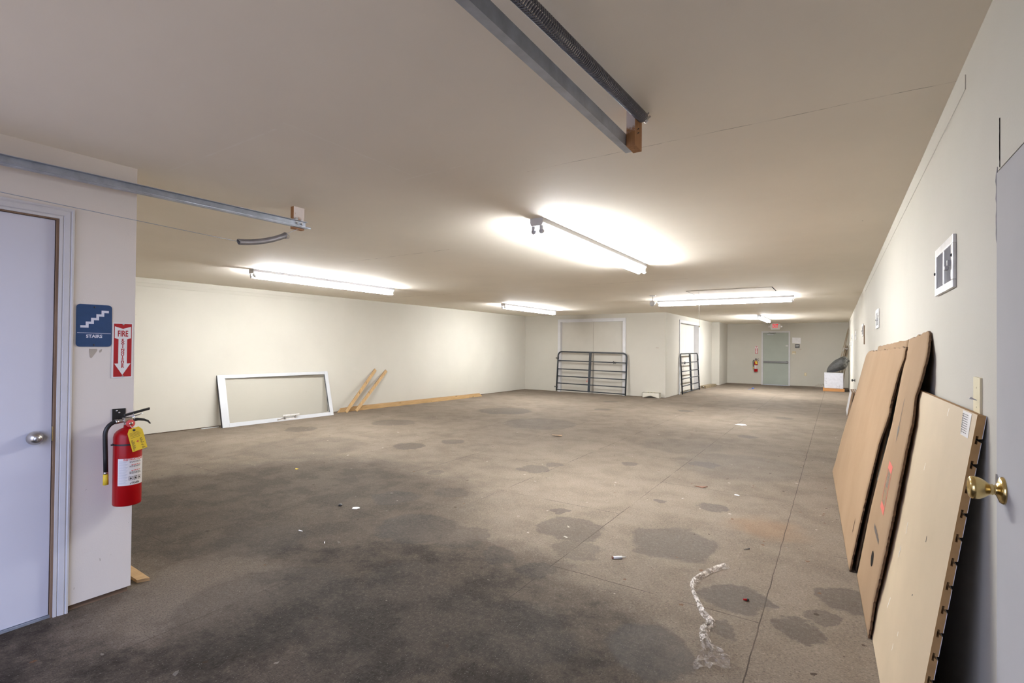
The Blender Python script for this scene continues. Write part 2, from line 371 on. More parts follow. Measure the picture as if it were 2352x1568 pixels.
# ------------------------------------------------------------------ mesh helpers
class MB:
    def __init__(s): s.bm = bmesh.new(); s.mi = 0
    def _done(s, faces):
        for f in faces: f.material_index = s.mi
        return s
    def box(s, x0, x1, y0, y1, z0, z1, bev=0.0):
        vs = [s.bm.verts.new(c) for c in ((x0, y0, z0), (x1, y0, z0), (x1, y1, z0), (x0, y1, z0), (x0, y0, z1), (x1, y0, z1), (x1, y1, z1), (x0, y1, z1))]
        fs = [s.bm.faces.new([vs[i] for i in q]) for q in ((3, 2, 1, 0), (4, 5, 6, 7), (0, 1, 5, 4), (1, 2, 6, 5), (2, 3, 7, 6), (3, 0, 4, 7))]
        if bev:
            es = list({e for f in fs for e in f.edges})
            r = bmesh.ops.bevel(s.bm, geom=es, offset=bev, segments=2, affect='EDGES', profile=0.5)
            fs = [f for f in r['faces']] + [f for f in fs if f.is_valid]
        return s._done(fs)
    def hexa(s, c):
        """box from 8 corners: bottom ring (4) then top ring (4), both counter-clockwise seen from above"""
        vs = [s.bm.verts.new(p) for p in c]
        return s._done([s.bm.faces.new([vs[i] for i in q]) for q in ((3, 2, 1, 0), (4, 5, 6, 7), (0, 1, 5, 4), (1, 2, 6, 5), (2, 3, 7, 6), (3, 0, 4, 7))])
    def bar(s, a, b, w, t, up=(0, 0, 1)):
        """rectangular bar from a to b, w across <up>, t along <up>"""
        a, b = Vector(a), Vector(b); d = (b - a).normalized(); u = Vector(up)
        sd = d.cross(u).normalized(); u = sd.cross(d).normalized()
        c = []
        for e in (a, b): c.append([e + sd * sx * w / 2 + u * sz * t / 2 for sx, sz in ((-1, -1), (1, -1), (1, 1), (-1, 1))])
        vs = [s.bm.verts.new(p) for r in c for p in r]
        fs = [s.bm.faces.new([vs[i] for i in q]) for q in ((3, 2, 1, 0), (4, 5, 6, 7), (0, 1, 5, 4), (1, 2, 6, 5), (2, 3, 7, 6), (3, 0, 4, 7))]
        return s._done(fs)
    def tube(s, pts, r, seg=10, caps=True, closed=False):
        P = [Vector(p) for p in pts]; n = len(P)
        R = r if isinstance(r, (list, tuple)) else [r] * n
        rings = []; prev = None
        for i in range(n):
            if closed: t = P[(i + 1) % n] - P[i - 1]
            else: t = (P[min(i + 1, n - 1)] - P[max(i - 1, 0)])
            t.normalize()
            if prev is None:
                a = Vector((0, 0, 1)) if abs(t.z) < 0.9 else Vector((1, 0, 0))
                u = t.cross(a).normalized()
            else:
                u = (prev - t * prev.dot(t)).normalized()
            prev = u; w = t.cross(u)
            rings.append([s.bm.verts.new(P[i] + (u * math.cos(2 * PI * k / seg) + w * math.sin(2 * PI * k / seg)) * R[i]) for k in range(seg)])
        fs = []
        for i in range(n - (0 if closed else 1)):
            A, B = rings[i], rings[(i + 1) % n]
            for k in range(seg):
                f = s.bm.faces.new((A[k], A[(k + 1) % seg], B[(k + 1) % seg], B[k])); f.smooth = True; fs.append(f)
        if caps and not closed:
            fs.append(s.bm.faces.new(rings[0][::-1])); fs.append(s.bm.faces.new(rings[-1]))
        return s._done(fs)
    def lathe(s, prof, origin=(0, 0, 0), axis='z', seg=28):
        o = Vector(origin)
        ax = {'z': (Vector((1, 0, 0)), Vector((0, 1, 0)), Vector((0, 0, 1))), 'x': (Vector((0, 1, 0)), Vector((0, 0, 1)), Vector((1, 0, 0))),
              'y': (Vector((0, 0, 1)), Vector((1, 0, 0)), Vector((0, 1, 0)))}[axis]
        rings = []
        for r, h in prof:
            if r < 1e-6: rings.append([s.bm.verts.new(o + ax[2] * h)])
            else: rings.append([s.bm.verts.new(o + ax[0] * r * math.cos(2 * PI * k / seg) + ax[1] * r * math.sin(2 * PI * k / seg) + ax[2] * h) for k in range(seg)])
        fs = []
        for A, B in zip(rings, rings[1:]):
            for k in range(seg):
                k2 = (k + 1) % seg
                if len(A) == 1 and len(B) == 1: continue
                if len(A) == 1: q = (A[0], B[k2], B[k])
                elif len(B) == 1: q = (A[k], A[k2], B[0])
                else: q = (A[k], A[k2], B[k2], B[k])
                f = s.bm.faces.new(q); f.smooth = True; fs.append(f)
        for rg, rev in ((rings[0], True), (rings[-1], False)):
            if len(rg) > 1: fs.append(s.bm.faces.new(rg[::-1] if rev else rg))
        return s._done(fs)
    def prism(s, poly, fn, d0, d1):
        """extrude 2-D polygon; fn(u, v, d) -> xyz"""
        A = [s.bm.verts.new(fn(u, v, d0)) for u, v in poly]; B = [s.bm.verts.new(fn(u, v, d1)) for u, v in poly]
        n = len(poly); fs = [s.bm.faces.new(A[::-1]), s.bm.faces.new(B)]
        for i in range(n): fs.append(s.bm.faces.new((A[i], A[(i + 1) % n], B[(i + 1) % n], B[i])))
        return s._done(fs)
    def quad(s, *pts):
        f = s.bm.faces.new([s.bm.verts.new(p) for p in pts]); return s._done([f])
    def build(s, name, mats, parent=None, loc=None, rot=None, recalc=True):
        if recalc: bmesh.ops.recalc_face_normals(s.bm, faces=s.bm.faces[:])
        me = bpy.data.meshes.new(name); s.bm.to_mesh(me); s.bm.free()
        for m in (mats if isinstance(mats, (list, tuple)) else [mats]): me.materials.append(m)
        o = bpy.data.objects.new(name, me); COL.objects.link(o)
        if parent is not None: o.parent = parent
        if loc is not None: o.location = loc
        if rot is not None: o.rotation_euler = rot
        return o

def thing(name, label, cat, loc=(0, 0, 0), rot=(0, 0, 0), group=None):
    o = bpy.data.objects.new(name, None); COL.objects.link(o)
    o.empty_display_size = 0.1; o.location = loc; o.rotation_euler = rot
    return tag(o, label, cat, group)
def tag(o, label, cat, group=None, kind=None):
    o['label'] = label; o['category'] = cat
    if group: o['group'] = group
    if kind: o['kind'] = kind
    return o
def struct(o): o['kind'] = 'structure'; return o
def root(name):
    o = bpy.data.objects.new(name, None); COL.objects.link(o); o.empty_display_size = 0.1; return struct(o)
def dup(r, loc=None, rot=None, label=None, group=None):
    c = r.copy(); COL.objects.link(c)
    if loc is not None: c.location = loc
    if rot is not None: c.rotation_euler = rot
    if label: c['label'] = label
    if group: c['group'] = group
    for ch in list(r.children):
        d = ch.copy(); COL.objects.link(d); d.parent = c
        for g in list(ch.children):
            e = g.copy(); COL.objects.link(e); e.parent = d
    return c

def text_into(mb, s, size, fn, wx=1.0, bold=0.0, center=True):
    """letters as flat faces laid into a mesh; fn(u, v) -> xyz"""
    cu = bpy.data.curves.new('letters', 'FONT'); cu.body = s; cu.size = size; cu.offset = bold; cu.fill_mode = 'FRONT'
    cu.align_x = 'CENTER' if center else 'LEFT'; cu.align_y = 'CENTER'; cu.resolution_u = 3
    ob = bpy.data.objects.new('letters', cu); COL.objects.link(ob)
    bpy.context.view_layer.update()
    me = bpy.data.meshes.new_from_object(ob.evaluated_get(bpy.context.evaluated_depsgraph_get()))
    vs = [mb.bm.verts.new(fn(v.co.x * wx, v.co.y)) for v in me.vertices]
    for p in me.polygons:
        try:
            f = mb.bm.faces.new([vs[i] for i in p.vertices]); f.material_index = mb.mi
        except ValueError: pass
    bpy.data.objects.remove(ob); bpy.data.curves.remove(cu); bpy.data.meshes.remove(me)
    return mb
# ------------------------------------------------------------------ the room shell
def wbox(w, sl, x0, x1, y0, y1, z0=0.012, z1=CEIL, rec=0.012):
    w.box(x0, x1, y0, y1, z0, z1)
    if z0 < 0.1: sl.box(x0 + rec, x1 - rec, y0 + rec, y1 - rec, 0.0, z0)

struct(MB().box(-9.5, 0.62, -0.6, 22.4, -0.12, 0.0).build('floor', M['floor']))
struct(MB().box(-9.5, 0.62, -0.6, 22.4, CEIL, CEIL + 0.12).build('ceiling', M['ceiling']))
M['concrete'] = plain('outdoor_concrete', (0.42, 0.345, 0.265, 1), 0.9)
struct(MB().box(-14, 8, -14, -0.6, -0.14, -0.02).build('ground', M['concrete']))

w, sl = MB(), MB()
wbox(w, sl, XR, XR + 0.13, 1.888, 22.3)
w.box(XR, XR + 0.13, 0.95, 1.888, 1.918, CEIL)
wbox(w, sl, XR, XR + 0.13, -0.57, 0.95)
w.hexa([(XR - 0.0025, 2.3, 2.325), (XR + 0.01, 2.3, 2.318), (XR + 0.01, 9.5, 2.318), (XR - 0.0025, 9.5, 2.325),
        (XR - 0.0025, 2.3, 2.375), (XR + 0.01, 2.3, 2.382), (XR + 0.01, 9.5, 2.382), (XR - 0.0025, 9.5, 2.375)])
struct(w.build('wall_right', M['wall'])); struct(sl.build('trim_1', M['sill_wood']))

w, sl = MB(), MB()
y0, y1 = 1.0, 14.45
w.hexa([(XL(y0) - 0.13, y0, 0.012), (XL(y0), y0, 0.012), (XL(y1), y1, 0.012), (XL(y1) - 0.13, y1, 0.012),
        (XL(y0) - 0.13, y0, CEIL), (XL(y0), y0, CEIL), (XL(y1), y1, CEIL), (XL(y1) - 0.13, y1, CEIL)])
sl.hexa([(XL(y0) - 0.12, y0, 0), (XL(y0) - 0.012, y0, 0), (XL(y1) - 0.012, y1, 0), (XL(y1) - 0.12, y1, 0),
         (XL(y0) - 0.12, y0, 0.012), (XL(y0) - 0.012, y0, 0.012), (XL(y1) - 0.012, y1, 0.012), (XL(y1) - 0.12, y1, 0.012)])
a, c = 1.3, 6.6     # taped joint standing slightly proud under the ceiling
w.hexa([(XL(a) - 0.01, a, 2.285), (XL(a) + 0.004, a, 2.292), (XL(c) + 0.002, c, 2.292), (XL(c) - 0.01, c, 2.285),
        (XL(a) - 0.01, a, 2.375), (XL(a) + 0.004, a, 2.345), (XL(c) + 0.002, c, 2.345), (XL(c) - 0.01, c, 2.375)])
struct(w.build('wall_left', M['wall'])); struct(sl.build('trim_2', M['sill_wood']))

w, sl = MB(), MB()
wbox(w, sl, -4.3, XR + 0.1, YF, YF + 0.13)
struct(w.build('wall_far', M['wall'])); struct(sl.build('trim_3', M['sill_wood']))

# storeroom block: front with a double doorway, side with a double doorway, pilaster at its far end
w, sl = MB(), MB()
FX0, FX1, FZ = -7.37, -5.306, 2.203
SY0, SY1, SZ = 15.79, 18.245, 2.205
wbox(w, sl, -8.9, FX0, YB, YB + 0.14)
wbox(w, sl, FX1, XB, YB, YB + 0.14)
w.box(FX0, FX1, YB, YB + 0.14, FZ, CEIL)
struct(w.build('wall_storeroom_front', M['wall'])); struct(sl.build('trim_4', M['sill_wood']))
w, sl = MB(), MB()
wbox(w, sl, XB - 0.2, XB, YB + 0.14, SY0)
wbox(w, sl, XB - 0.2, XB, SY1, YC)
w.box(XB - 0.2, XB, SY0, SY1, SZ, CEIL)
struct(w.build('wall_storeroom_side', M['wall'])); struct(sl.build('trim_5', M['sill_wood']))
w, sl = MB(), MB()
wbox(w, sl, XB - 0.2, XC, YC, YF)
struct(w.build('wall_pilaster', M['wall'])); struct(sl.build('trim_6', M['sill_wood']))

# partition with the stairs door, and the wall behind the camera with the open overhead doorway
w, sl = MB(), MB()
DY0, DY1, DZ = 0.075, 0.912, 2.066
wbox(w, sl, XS - 0.13, XS, DY1, YS, 0.03)
w.box(XS - 0.13, XS, DY0, DY1, DZ, CEIL)
wbox(w, sl, XS - 0.13, XS, YBK, DY0, 0.03)
wbox(w, sl, -9.1, XS - 0.13, YS - 0.13, YS, 0.03)
struct(w.build('wall_stairs', M['wall_lightened'])); struct(sl.build('trim_7', M['sill_wood']))
w = MB()
w.box(XS - 0.13, -3.22, YBK - 0.12, YBK, 0, CEIL); w.box(-0.74, XR + 0.1, YBK - 0.12, YBK, 0, CEIL); w.box(-3.22, -0.74, YBK - 0.12, YBK, 2.15, CEIL)
struct(w.build('wall_back', M['wall']))

# ---- door 1: to the stairs
d = root('door_1')
o = MB().box(XS - 0.052, XS - 0.014, DY0 + 0.014, DY1 - 0.016, 0.014, DZ - 0.012, 0.002).build('leaf', M['door_white'], d)
m = MB().box(XS - 0.12, XS - 0.001, DY1 - 0.013, DY1 - 0.0005, 0, DZ - 0.001)
m.box(XS - 0.12, XS - 0.001, DY0 + 0.0005, DY0 + 0.013, 0, DZ - 0.001).box(XS - 0.12, XS - 0.001, DY0 + 0.013, DY1 - 0.013, DZ - 0.010, DZ - 0.001)
m.build('jamb', M['brown_wood'], d)
MB().box(XS - 0.12, XS - 0.005, DY0 + 0.013, DY1 - 0.013, 0.0, 0.012).build('threshold', M['galv'], d)
def casing(y0, y1, z1, wd, x, sgn=1):
    """moulded casing round an opening on a wall facing +X (profile: two beads and a step)"""
    prof = [(0.0, 0.0), (0.0, 0.009), (0.012, 0.010), (0.015, 0.006), (0.019, 0.011), (0.040, 0.015), (0.045, 0.011), (0.050, 0.017), (wd, 0.016), (wd, 0.0)]
    m = MB()
    rows = []
    path = [(y1, 0.0, 1, 0), (y1, z1, 1, 1), (y0, z1, -1, 1), (y0, 0.0, -1, 0)]
    for (y, z, sy, sz) in path:
        rows.append([m.bm.verts.new((x + t * sgn, y + sy * u, z + sz * u)) for u, t in prof])
    for A, B in zip(rows, rows[1:]):
        for i in range(len(prof)): m.bm.faces.new((A[i], A[(i + 1) % len(prof)], B[(i + 1) % len(prof)], B[i]))
    m.bm.faces.new(rows[0]); m.bm.faces.new(rows[-1][::-1])
    return m
casing(DY0 + 0.006, DY1 - 0.004, DZ - 0.004, 0.058, XS).build('casing', M['white_trim'], d)
k = MB().lathe([(0.0, 0.052), (0.013, 0.052), (0.020, 0.047), (0.029, 0.036), (0.034, 0.020), (0.034, 0.013), (0.030, 0.0)], (XS - 0.014, 0.828, 0.935), 'x').build('door_knob', M['nickel'], d)
MB().lathe([(0, 0.0555), (0.012, 0.055), (0.0135, 0.0525), (0.013, 0.050)], (XS - 0.014, 0.828, 0.935), 'x', 20).box(XS + 0.041, XS + 0.0425, 0.8255, 0.8305, 0.927, 0.943).build('lock_button', M['bolt'], k)
MB().box(XS - 0.013, XS - 0.0005, DY1 - 0.0165, DY1 - 0.0135, 0.91, 0.985).build('strike_plate', M['brass'], d)

# ---- door 2: storeroom front, a pair of cream leaves in a white frame
d = root('door_2')
xm = -6.283
MB().box(FX0 + 0.004, xm - 0.003, YB + 0.086, YB + 0.126, 0.02, FZ - 0.004, 0.002).build('leaf', M['door_cream'], d)
MB().box(xm + 0.003, FX1 - 0.004, YB + 0.086, YB + 0.126, 0.02, FZ - 0.004, 0.002).build('leaf', M['door_cream'], d)
MB().box(xm - 0.02, xm + 0.02, YB + 0.128, YB + 0.138, 0.02, FZ).build('astragal', M['dark_gap'], d)
m = MB().box(FX0 - 0.093, FX0, YB - 0.018, YB + 0.001, 0, FZ + 0.093).box(FX1, FX1 + 0.093, YB - 0.018, YB + 0.001, 0, FZ + 0.093).box(FX0, FX1, YB - 0.018, YB + 0.001, FZ, FZ + 0.093)
m.build('casing', M['white_trim'], d)
m = MB().box(FX0 - 0.002, FX0 + 0.003, YB, YB + 0.086, 0, FZ).box(FX1 - 0.003, FX1 + 0.002, YB, YB + 0.086, 0, FZ).box(FX0, FX1, YB, YB + 0.086, FZ - 0.003, FZ + 0.002)
m.build('jamb', M['white_trim'], d)
MB().box(FX0, FX1, YB + 0.06, YB + 0.13, 0, 0.018).build('threshold', M['door_cream'], d)

# ---- door 3: storeroom side
d = root('door_3')
ym = 17.1
MB().box(XB - 0.185, XB - 0.148, SY0 + 0.004, ym - 0.003, 0.02, SZ - 0.004, 0.002).build('leaf', M['door_cream'], d)
MB().box(XB - 0.185, XB - 0.148, ym + 0.003, SY1 - 0.004, 0.02, SZ - 0.004, 0.002).build('leaf', M['door_cream'], d)
m = MB().box(XB - 0.001, XB + 0.018, SY0 - 0.093, SY0, 0, SZ + 0.085).box(XB - 0.001, XB + 0.018, SY1, SY1 + 0.093, 0, SZ + 0.085).box(XB - 0.001, XB + 0.018, SY0, SY1, SZ, SZ + 0.085)
m.build('casing', M['white_trim'], d)
m = MB().box(XB - 0.148, XB, SY0 - 0.002, SY0 + 0.003, 0, SZ).box(XB - 0.148, XB, SY1 - 0.003, SY1 + 0.002, 0, SZ).box(XB - 0.148, XB, SY0, SY1, SZ - 0.003, SZ + 0.002)
m.build('jamb', M['white_trim'], d)
MB().box(XB - 0.185, XB - 0.13, SY0, SY1, 0, 0.018).build('threshold', M['door_cream'], d)

# ---- door 4: the exit door in the far wall
d = root('door_4')
LX0, LX1, LZ = -2.448, -1.556, 2.062
MB().box(LX0 + 0.003, LX1 - 0.003, YF - 0.012, YF + 0.03, 0.022, LZ - 0.003, 0.002).build('leaf', M['door_green'], d)
m = MB().box(LX0 - 0.052, LX0, YF - 0.032, YF + 0.01, 0, LZ + 0.052).box(LX1, LX1 + 0.052, YF - 0.032, YF + 0.01, 0, LZ + 0.052).box(LX0, LX1, YF - 0.032, YF + 0.01, LZ, LZ + 0.052)
m.build('door_frame', M['white_trim'], d)
MB().box(LX0, LX1, YF - 0.06, YF + 0.02, 0.0, 0.018).build('threshold', M['galv'], d)
bz = 0.905
m = MB().bar((LX0 + 0.04, YF - 0.062, bz + 0.008), (LX1 - 0.03, YF - 0.062, bz - 0.004), 0.040, 0.066)
m.box(LX0 + 0.025, LX0 + 0.075, YF - 0.075, YF - 0.010, bz - 0.022, bz + 0.036, 0.005)
m.lathe([(0.0, -0.05), (0.036, -0.05), (0.048, -0.03), (0.052, 0.0)], (LX1 - 0.055, YF - 0.03, bz - 0.004), 'y', 20)
m.box(LX1 - 0.105, LX1 - 0.004, YF - 0.075, YF - 0.010, bz - 0.034, bz + 0.030, 0.006)
m.build('panic_bar', plain('panic_bar_grey', (0.15, 0.15, 0.155, 1), 0.45), d)
m = MB().box(LX0 + 0.15, LX0 + 0.37, YF - 0.058, YF - 0.010, 1.965, 1.998, 0.004)
c = m.build('door_closer', M['alu'], d)
MB().bar((LX0 + 0.26, YF - 0.045, 2.004), (LX0 + 0.46, YF - 0.085, 2.040), 0.02, 0.008).bar((LX0 + 0.46, YF - 0.085, 2.045), (LX0 + 0.20, YF - 0.030, 2.060), 0.02, 0.008).build('closer_arm', M['darkmetal'], c)
MB().box(LX1 - 0.10, LX1 - 0.01, YF - 0.040, YF - 0.010, 1.52, 1.562, 0.008).build('deadbolt', M['white_plastic'], d)
MB().box(LX0 - 0.062, LX0 - 0.006, YF - 0.052, YF - 0.032, 0.0, 0.125, 0.006).build('frame_foot_guard', M['white_trim'], d)

# ---- door 5: close on the right, grey-white leaf with a brass knob
d = root('door_5')
MB().box(XR - 0.006, XR + 0.035, 0.962, 1.874, 0.012, 1.908, 0.002).build('leaf', M['door_grey'], d)
m = MB().box(XR + 0.036, XR + 0.12, 0.952, 1.886, 0.0, 1.917)
m.build('jamb', M['dark_gap'], d)  # solid dark backing behind the leaf, added to keep stray light out
ky, kz = 1.803, 1.055
k = MB().lathe([(0.0, 0.002), (0.0355, 0.002), (0.0355, -0.003), (0.032, -0.008), (0.021, -0.012), (0.0135, -0.015), (0.012, -0.020), (0.0145, -0.022), (0.013, -0.0245),
                (0.0150, -0.029), (0.0225, -0.038), (0.0285, -0.048), (0.0305, -0.057), (0.0290, -0.065), (0.024, -0.0695), (0.0185, -0.069), (0.014, -0.0665), (0.0, -0.0655)],
               (XR - 0.006, ky, kz), 'x', 32).build('door_knob', M['brass'], d)
MB().box(XR - 0.0085, XR - 0.0055, 1.866, 1.8735, kz - 0.03, kz + 0.03).build('latch_plate', M['bolt'], d)
# torn paint beside the head of that door
M['torn'] = plain('torn_paint', (0.16, 0.15, 0.17, 1), 0.9, 0, 0.3, 30)
def tear(name, pts, m):
    b = MB(); b.prism(pts, lambda u, v, q: (q, u, v), XR - 0.0012, XR + 0.004); return b.build(name, m)
rr = random.Random(3)
L = [(1.897 + rr.uniform(0.004, 0.014), 1.73 + i * 0.0165) for i in range(12)]
Rr = [(1.890 + rr.uniform(-0.001, 0.002), 1.73 + i * 0.0165) for i in range(12)]
t = tear('paint_tear', [(1.893, 1.71)] + Rr + [(1.892, 1.93)] + L[::-1], M['torn'])
tag(t, 'torn strip of paint beside the head of the brass-knobbed door', 'damaged paint')
L = [(1.868 + rr.uniform(0.001, 0.005), 1.925 + i * 0.012) for i in range(12)]
t = tear('paint_crack', [(1.867, 1.921)] + [(1.866, 1.925 + 0.012 * i) for i in range(12)] + L[::-1], M['dark_gap'])
tag(t, 'dark jagged crack in the wall above the brass-knobbed door', 'wall crack')
# ------------------------------------------------------------------ strip lights (bare two-tube battens)
def strip_light():
    t = thing('fluorescent_light', '', 'light')
    Lh, W, Hh = 1.275, 0.058, 0.060          # half length, half width, housing depth
    m = MB()
    m.prism([(-W, 0), (W, 0), (W, -0.034), (W - 0.012, -Hh), (-W + 0.012, -Hh), (-W, -0.034)], lambda u, v, q: (u, q, v), -Lh, Lh)
    m.build('housing', M['fix_white'], t)
    for sx in (-1, 1):
        x = sx * 0.034
        MB().tube([(x, -Lh + 0.045, -0.098), (x, Lh - 0.045, -0.098)], 0.0180, 14).build('tube', M['tube'], t)
        for sy in (-1, 1):
            m = MB().box(x - 0.013, x + 0.013, sy * (Lh - 0.020) - 0.008, sy * (Lh - 0.020) + 0.008, -0.090, -Hh)
            m.tube([(x + 0.017 * math.sin(a) , sy * (Lh - 0.020), -0.100 - 0.017 * math.cos(a)) for a in [i * PI / 6 - 2.4 for i in range(9)]], 0.0055, 6)
            m.tube([(x, sy * (Lh - 0.046), -0.098), (x, sy * (Lh - 0.026), -0.098)], 0.0175, 12)
            m.build('lamp_holder', M['fix_white'], t)
    return t
sl0 = strip_light()
sl0['group'] = 'ceiling strip lights'
LIGHTS = [(-6.60, 5.02, 0, 'strip light on the ceiling nearest the long left wall, by the slack spring'),
          (-1.975, 4.665, 0, 'large foreground strip light in the middle of the ceiling'),
          (-6.565, 11.03, 0, 'short-looking strip light far back, left of the wide double doorway'),
          (-1.94, 10.735, PI / 2, 'crosswise strip light hung beside the attic hatch'),
          (-1.93, 17.75, 0, 'farthest strip light, just before the lit red exit sign')]
for i, (x, y, rz, lab) in enumerate(LIGHTS):
    o = sl0 if i == 0 else dup(sl0)
    o.location = (x, y, CEIL); o.rotation_euler = (0, 0, rz); o['label'] = lab
    if i >= 2:      # emission raised further in, boosted most in the farthest fixture
        for ch in o.children:
            if ch.name.startswith('tube'): ch.material_slots[0].link = 'OBJECT'; ch.material_slots[0].material = M['tube_boosted'] if i == 4 else M['tube_mid']

# ------------------------------------------------------------------ overhead-door tracks and springs
def track(name, lab, xpost, ypost, xweb, side, z0, z1, y0, yend):
    """galvanised C-channel hung from a short wooden post; <side> = +1 when its mouth faces +X"""
    t = thing(name, lab, 'door track', (xpost + 0.019, ypost + 0.044, CEIL), group='overhead door tracks')
    lx, ly, lz = t.location
    m = MB(); h, fl, th = 0.050, 0.030, 0.0025
    prof = [(0, 0), (fl, 0), (fl, 0.009), (fl - th, 0.009), (fl - th, th), (th, th), (th, h - th), (fl - 0.003, h - th), (fl - 0.003, h), (0, h)]
    def fn(u, v, q):
        zz = z0 + (z1 - z0) * (q - y0) / (yend - y0)
        return (xweb + side * u - lx, q - ly, zz + v - lz)
    m.prism(prof, fn, y0, yend)
    r = m.build('rail', M['galv'], t)
    # rolled lip along the lower edge
    MB().tube([fn(fl, 0.009, y0), fn(fl, 0.009, yend)], 0.0035, 8).build('rolled_lip', M['galv'], r)
    b = MB(); b.box(-0.019, 0.019, -0.044, 0.044, -0.162, 0.0, 0.0015)
    b.build('hanger_post', M['post_a'] if side > 0 else M['post_b'], t)
    for dy in (-0.022, 0.018):
        m = MB(); m.lathe([(0, 0.010), (0.007, 0.010), (0.008, 0.004), (0.008, 0.0)], (xweb + side * 0.002 - lx, dy, z1 + 0.03 - lz), 'x', 6)
        m.build('bolt', M['bolt'], t)
    return t
t1 = track('overhead_door_track', 'galvanised overhead door track crossing above the stairs door', -3.352, 2.19, -3.313, 1, 2.236, 2.274, -0.42, 2.285)
# strap and end bits at the free end of this track
lx, ly, lz = t1.location
MB().box(-3.3125 - lx, -3.3095 - lx, 2.205 - ly, 2.225 - ly, 2.30 - lz, 2.345 - lz).build('strap', M['bolt'], t1)
MB().box(-3.3125 - lx, -3.3095 - lx, 2.248 - ly, 2.262 - ly, 2.305 - lz, 2.34 - lz).build('strap', M['bolt'], t1)
MB().tube([(-3.30 - lx, 2.16 - ly, 2.318 - lz), (-3.30 - lx, 2.20 - ly, 2.332 - lz), (-3.305 - lx, 2.215 - ly, 2.338 - lz)], 0.004, 6).build('wire_tie', M['bolt'], t1)
MB().tube([(-3.288 - lx, 2.27 - ly, 2.281 - lz), (-3.288 - lx, 2.31 - ly, 2.282 - lz)], 0.008, 10).build('end_stop', M['galv'], t1)
t2 = track('overhead_door_track', 'galvanised overhead door track at the top centre beside the stretched spring', -0.744, 2.02, -0.7455, -1, 2.236, 2.268, -0.42, 2.10)
lx, ly, lz = t2.location
for z in (2.335, 2.318): MB().tube([(-0.726 - lx, 2.065 - ly, z - lz), (-0.700 - lx, 2.050 - ly, z + 0.006 - lz)], 0.0022, 6).build('bent_nail', M['darkmetal'], t2)

def coil(mb, a, b, r, wr, turns, sag=0.0, seg=5, per=12):
    a, b = Vector(a), Vector(b); d = (b - a); L = d.length; dn = d.normalized()
    u = dn.cross(Vector((0, 0, 1))).normalized(); w = u.cross(dn)
    pts = []
    for i in range(int(turns * per) + 1):
        f = i / (turns * per); ph = 2 * PI * i / per
        c = a + d * f - Vector((0, 0, 1)) * sag * 4 * f * (1 - f)
        pts.append(c + (u * math.cos(ph) + w * math.sin(ph)) * r)
    mb.tube(pts, wr, seg)
    return pts
# stretched spring above the right track: runs from a bolt on its post back to the doorway
t = thing('extension_spring', 'long dark stretched coil spring beside the top-centre door track', 'spring', (-0.690, 2.07, 2.395), group='overhead door springs')
m = MB(); coil(m, (0, 0, -0.003), (0, -1.95, -0.135), 0.0205, 0.0027, 168, 0, 6, 12)
m.build('coil', M['spring'], t)
m = MB().lathe([(0, 0.012), (0.012, 0.012), (0.019, 0.004), (0.021, -0.006), (0.021, -0.02), (0, -0.02)], (0, 0, -0.002), 'y', 16)
m.build('end_plug', M['spring_grey'], t)
m = MB().tube([(-0.006, 0.006, 0.0), (-0.004, 0.022, -0.004), (0.010, 0.034, 0.004), (0.016, 0.046, 0.016)], 0.0045, 8).tube([(0.0, 0.010, 0.006), (0.006, 0.026, 0.014), (0.016, 0.030, 0.026)], 0.0035, 8)
m.lathe([(0, -0.006), (0.011, -0.006), (0.011, 0.006), (0, 0.006)], (0.006, 0.022, -0.008), 'y', 6)
m.build('eye_bolt', M['bolt'], t)
# slack spring hanging from the left track
t = thing('extension_spring', 'short grey slack spring dangling on a cable from the left door track', 'spring', (-3.29, 1.95, 2.13), group='overhead door springs')
a = Vector((0, -0.170, -0.042)); b = Vector((0, 0.158, 0.062))
m = MB(); coil(m, a, b, 0.0175, 0.0026, 92, 0.018, 5, 10)
m.build('coil', M['spring_grey'], t)
m = MB().tube([b + Vector((0, 0.0, 0.0)), b + Vector((0, 0.018, 0.014)), b + Vector((0, 0.034, 0.004)), b + Vector((0, 0.030, -0.014)), b + Vector((0, 0.012, -0.018))], 0.0022, 6)
m.lathe([(0, 0.0), (0.022, 0.0), (0.023, 0.012), (0, 0.012)], b + Vector((0, -0.006, 0)), 'y', 14)
m.build('hook_end', M['spring_grey'], t)
MB().tube([b + Vector((0, -0.004, 0.012)), (0, 0.19, 0.088), (0, 0.262, 0.130)], 0.0016, 5).build('hanging_wire', M['galv'], t)
pts = [(0, -0.172 - 0.2 * i, -0.040 + 0.0062 * i * 1.0 - 0.0035 * math.sin(PI * i / 11)) for i in range(12)]
MB().tube(pts, 0.0019, 5).build('lift_cable', M['galv'], t)

# ------------------------------------------------------------------ attic hatch, smoke detector
t = thing('attic_hatch', 'rectangular attic hatch with a long white pull cord and bead', 'hatch', (-1.557, 9.433, CEIL))
MB().box(-0.685, 0.685, -0.330, 0.330, -0.0015, 0.004).build('hatch_gap', M['dark_gap'], t)
MB().box(-0.668, 0.668, -0.322, 0.318, -0.006, 0.004).build('hatch_panel', M['ceiling'], t)
c = MB().tube([(-0.478, -0.248, -0.006), (-0.476, -0.248, -0.30), (-0.470, -0.250, -0.45), (-0.466, -0.248, -0.615)], 0.0026, 6).build('pull_cord', M['white_plastic'], t)
MB().lathe([(0, 0.012), (0.008, 0.009), (0.014, 0), (0.012, -0.012), (0.0, -0.016)], (-0.466, -0.248, -0.625), 'z', 12).build('cord_bead', M['ivory'], c)
t = thing('smoke_detector', 'round smoke detector dangling on its wire from a ceiling plate', 'smoke detector', (-2.977, 9.583, CEIL))
MB().lathe([(0.0, -0.014), (0.050, -0.014), (0.060, -0.006), (0.060, 0.0)], (0, 0, 0), 'z', 24).build('ceiling_plate', M['white_plastic'], t)
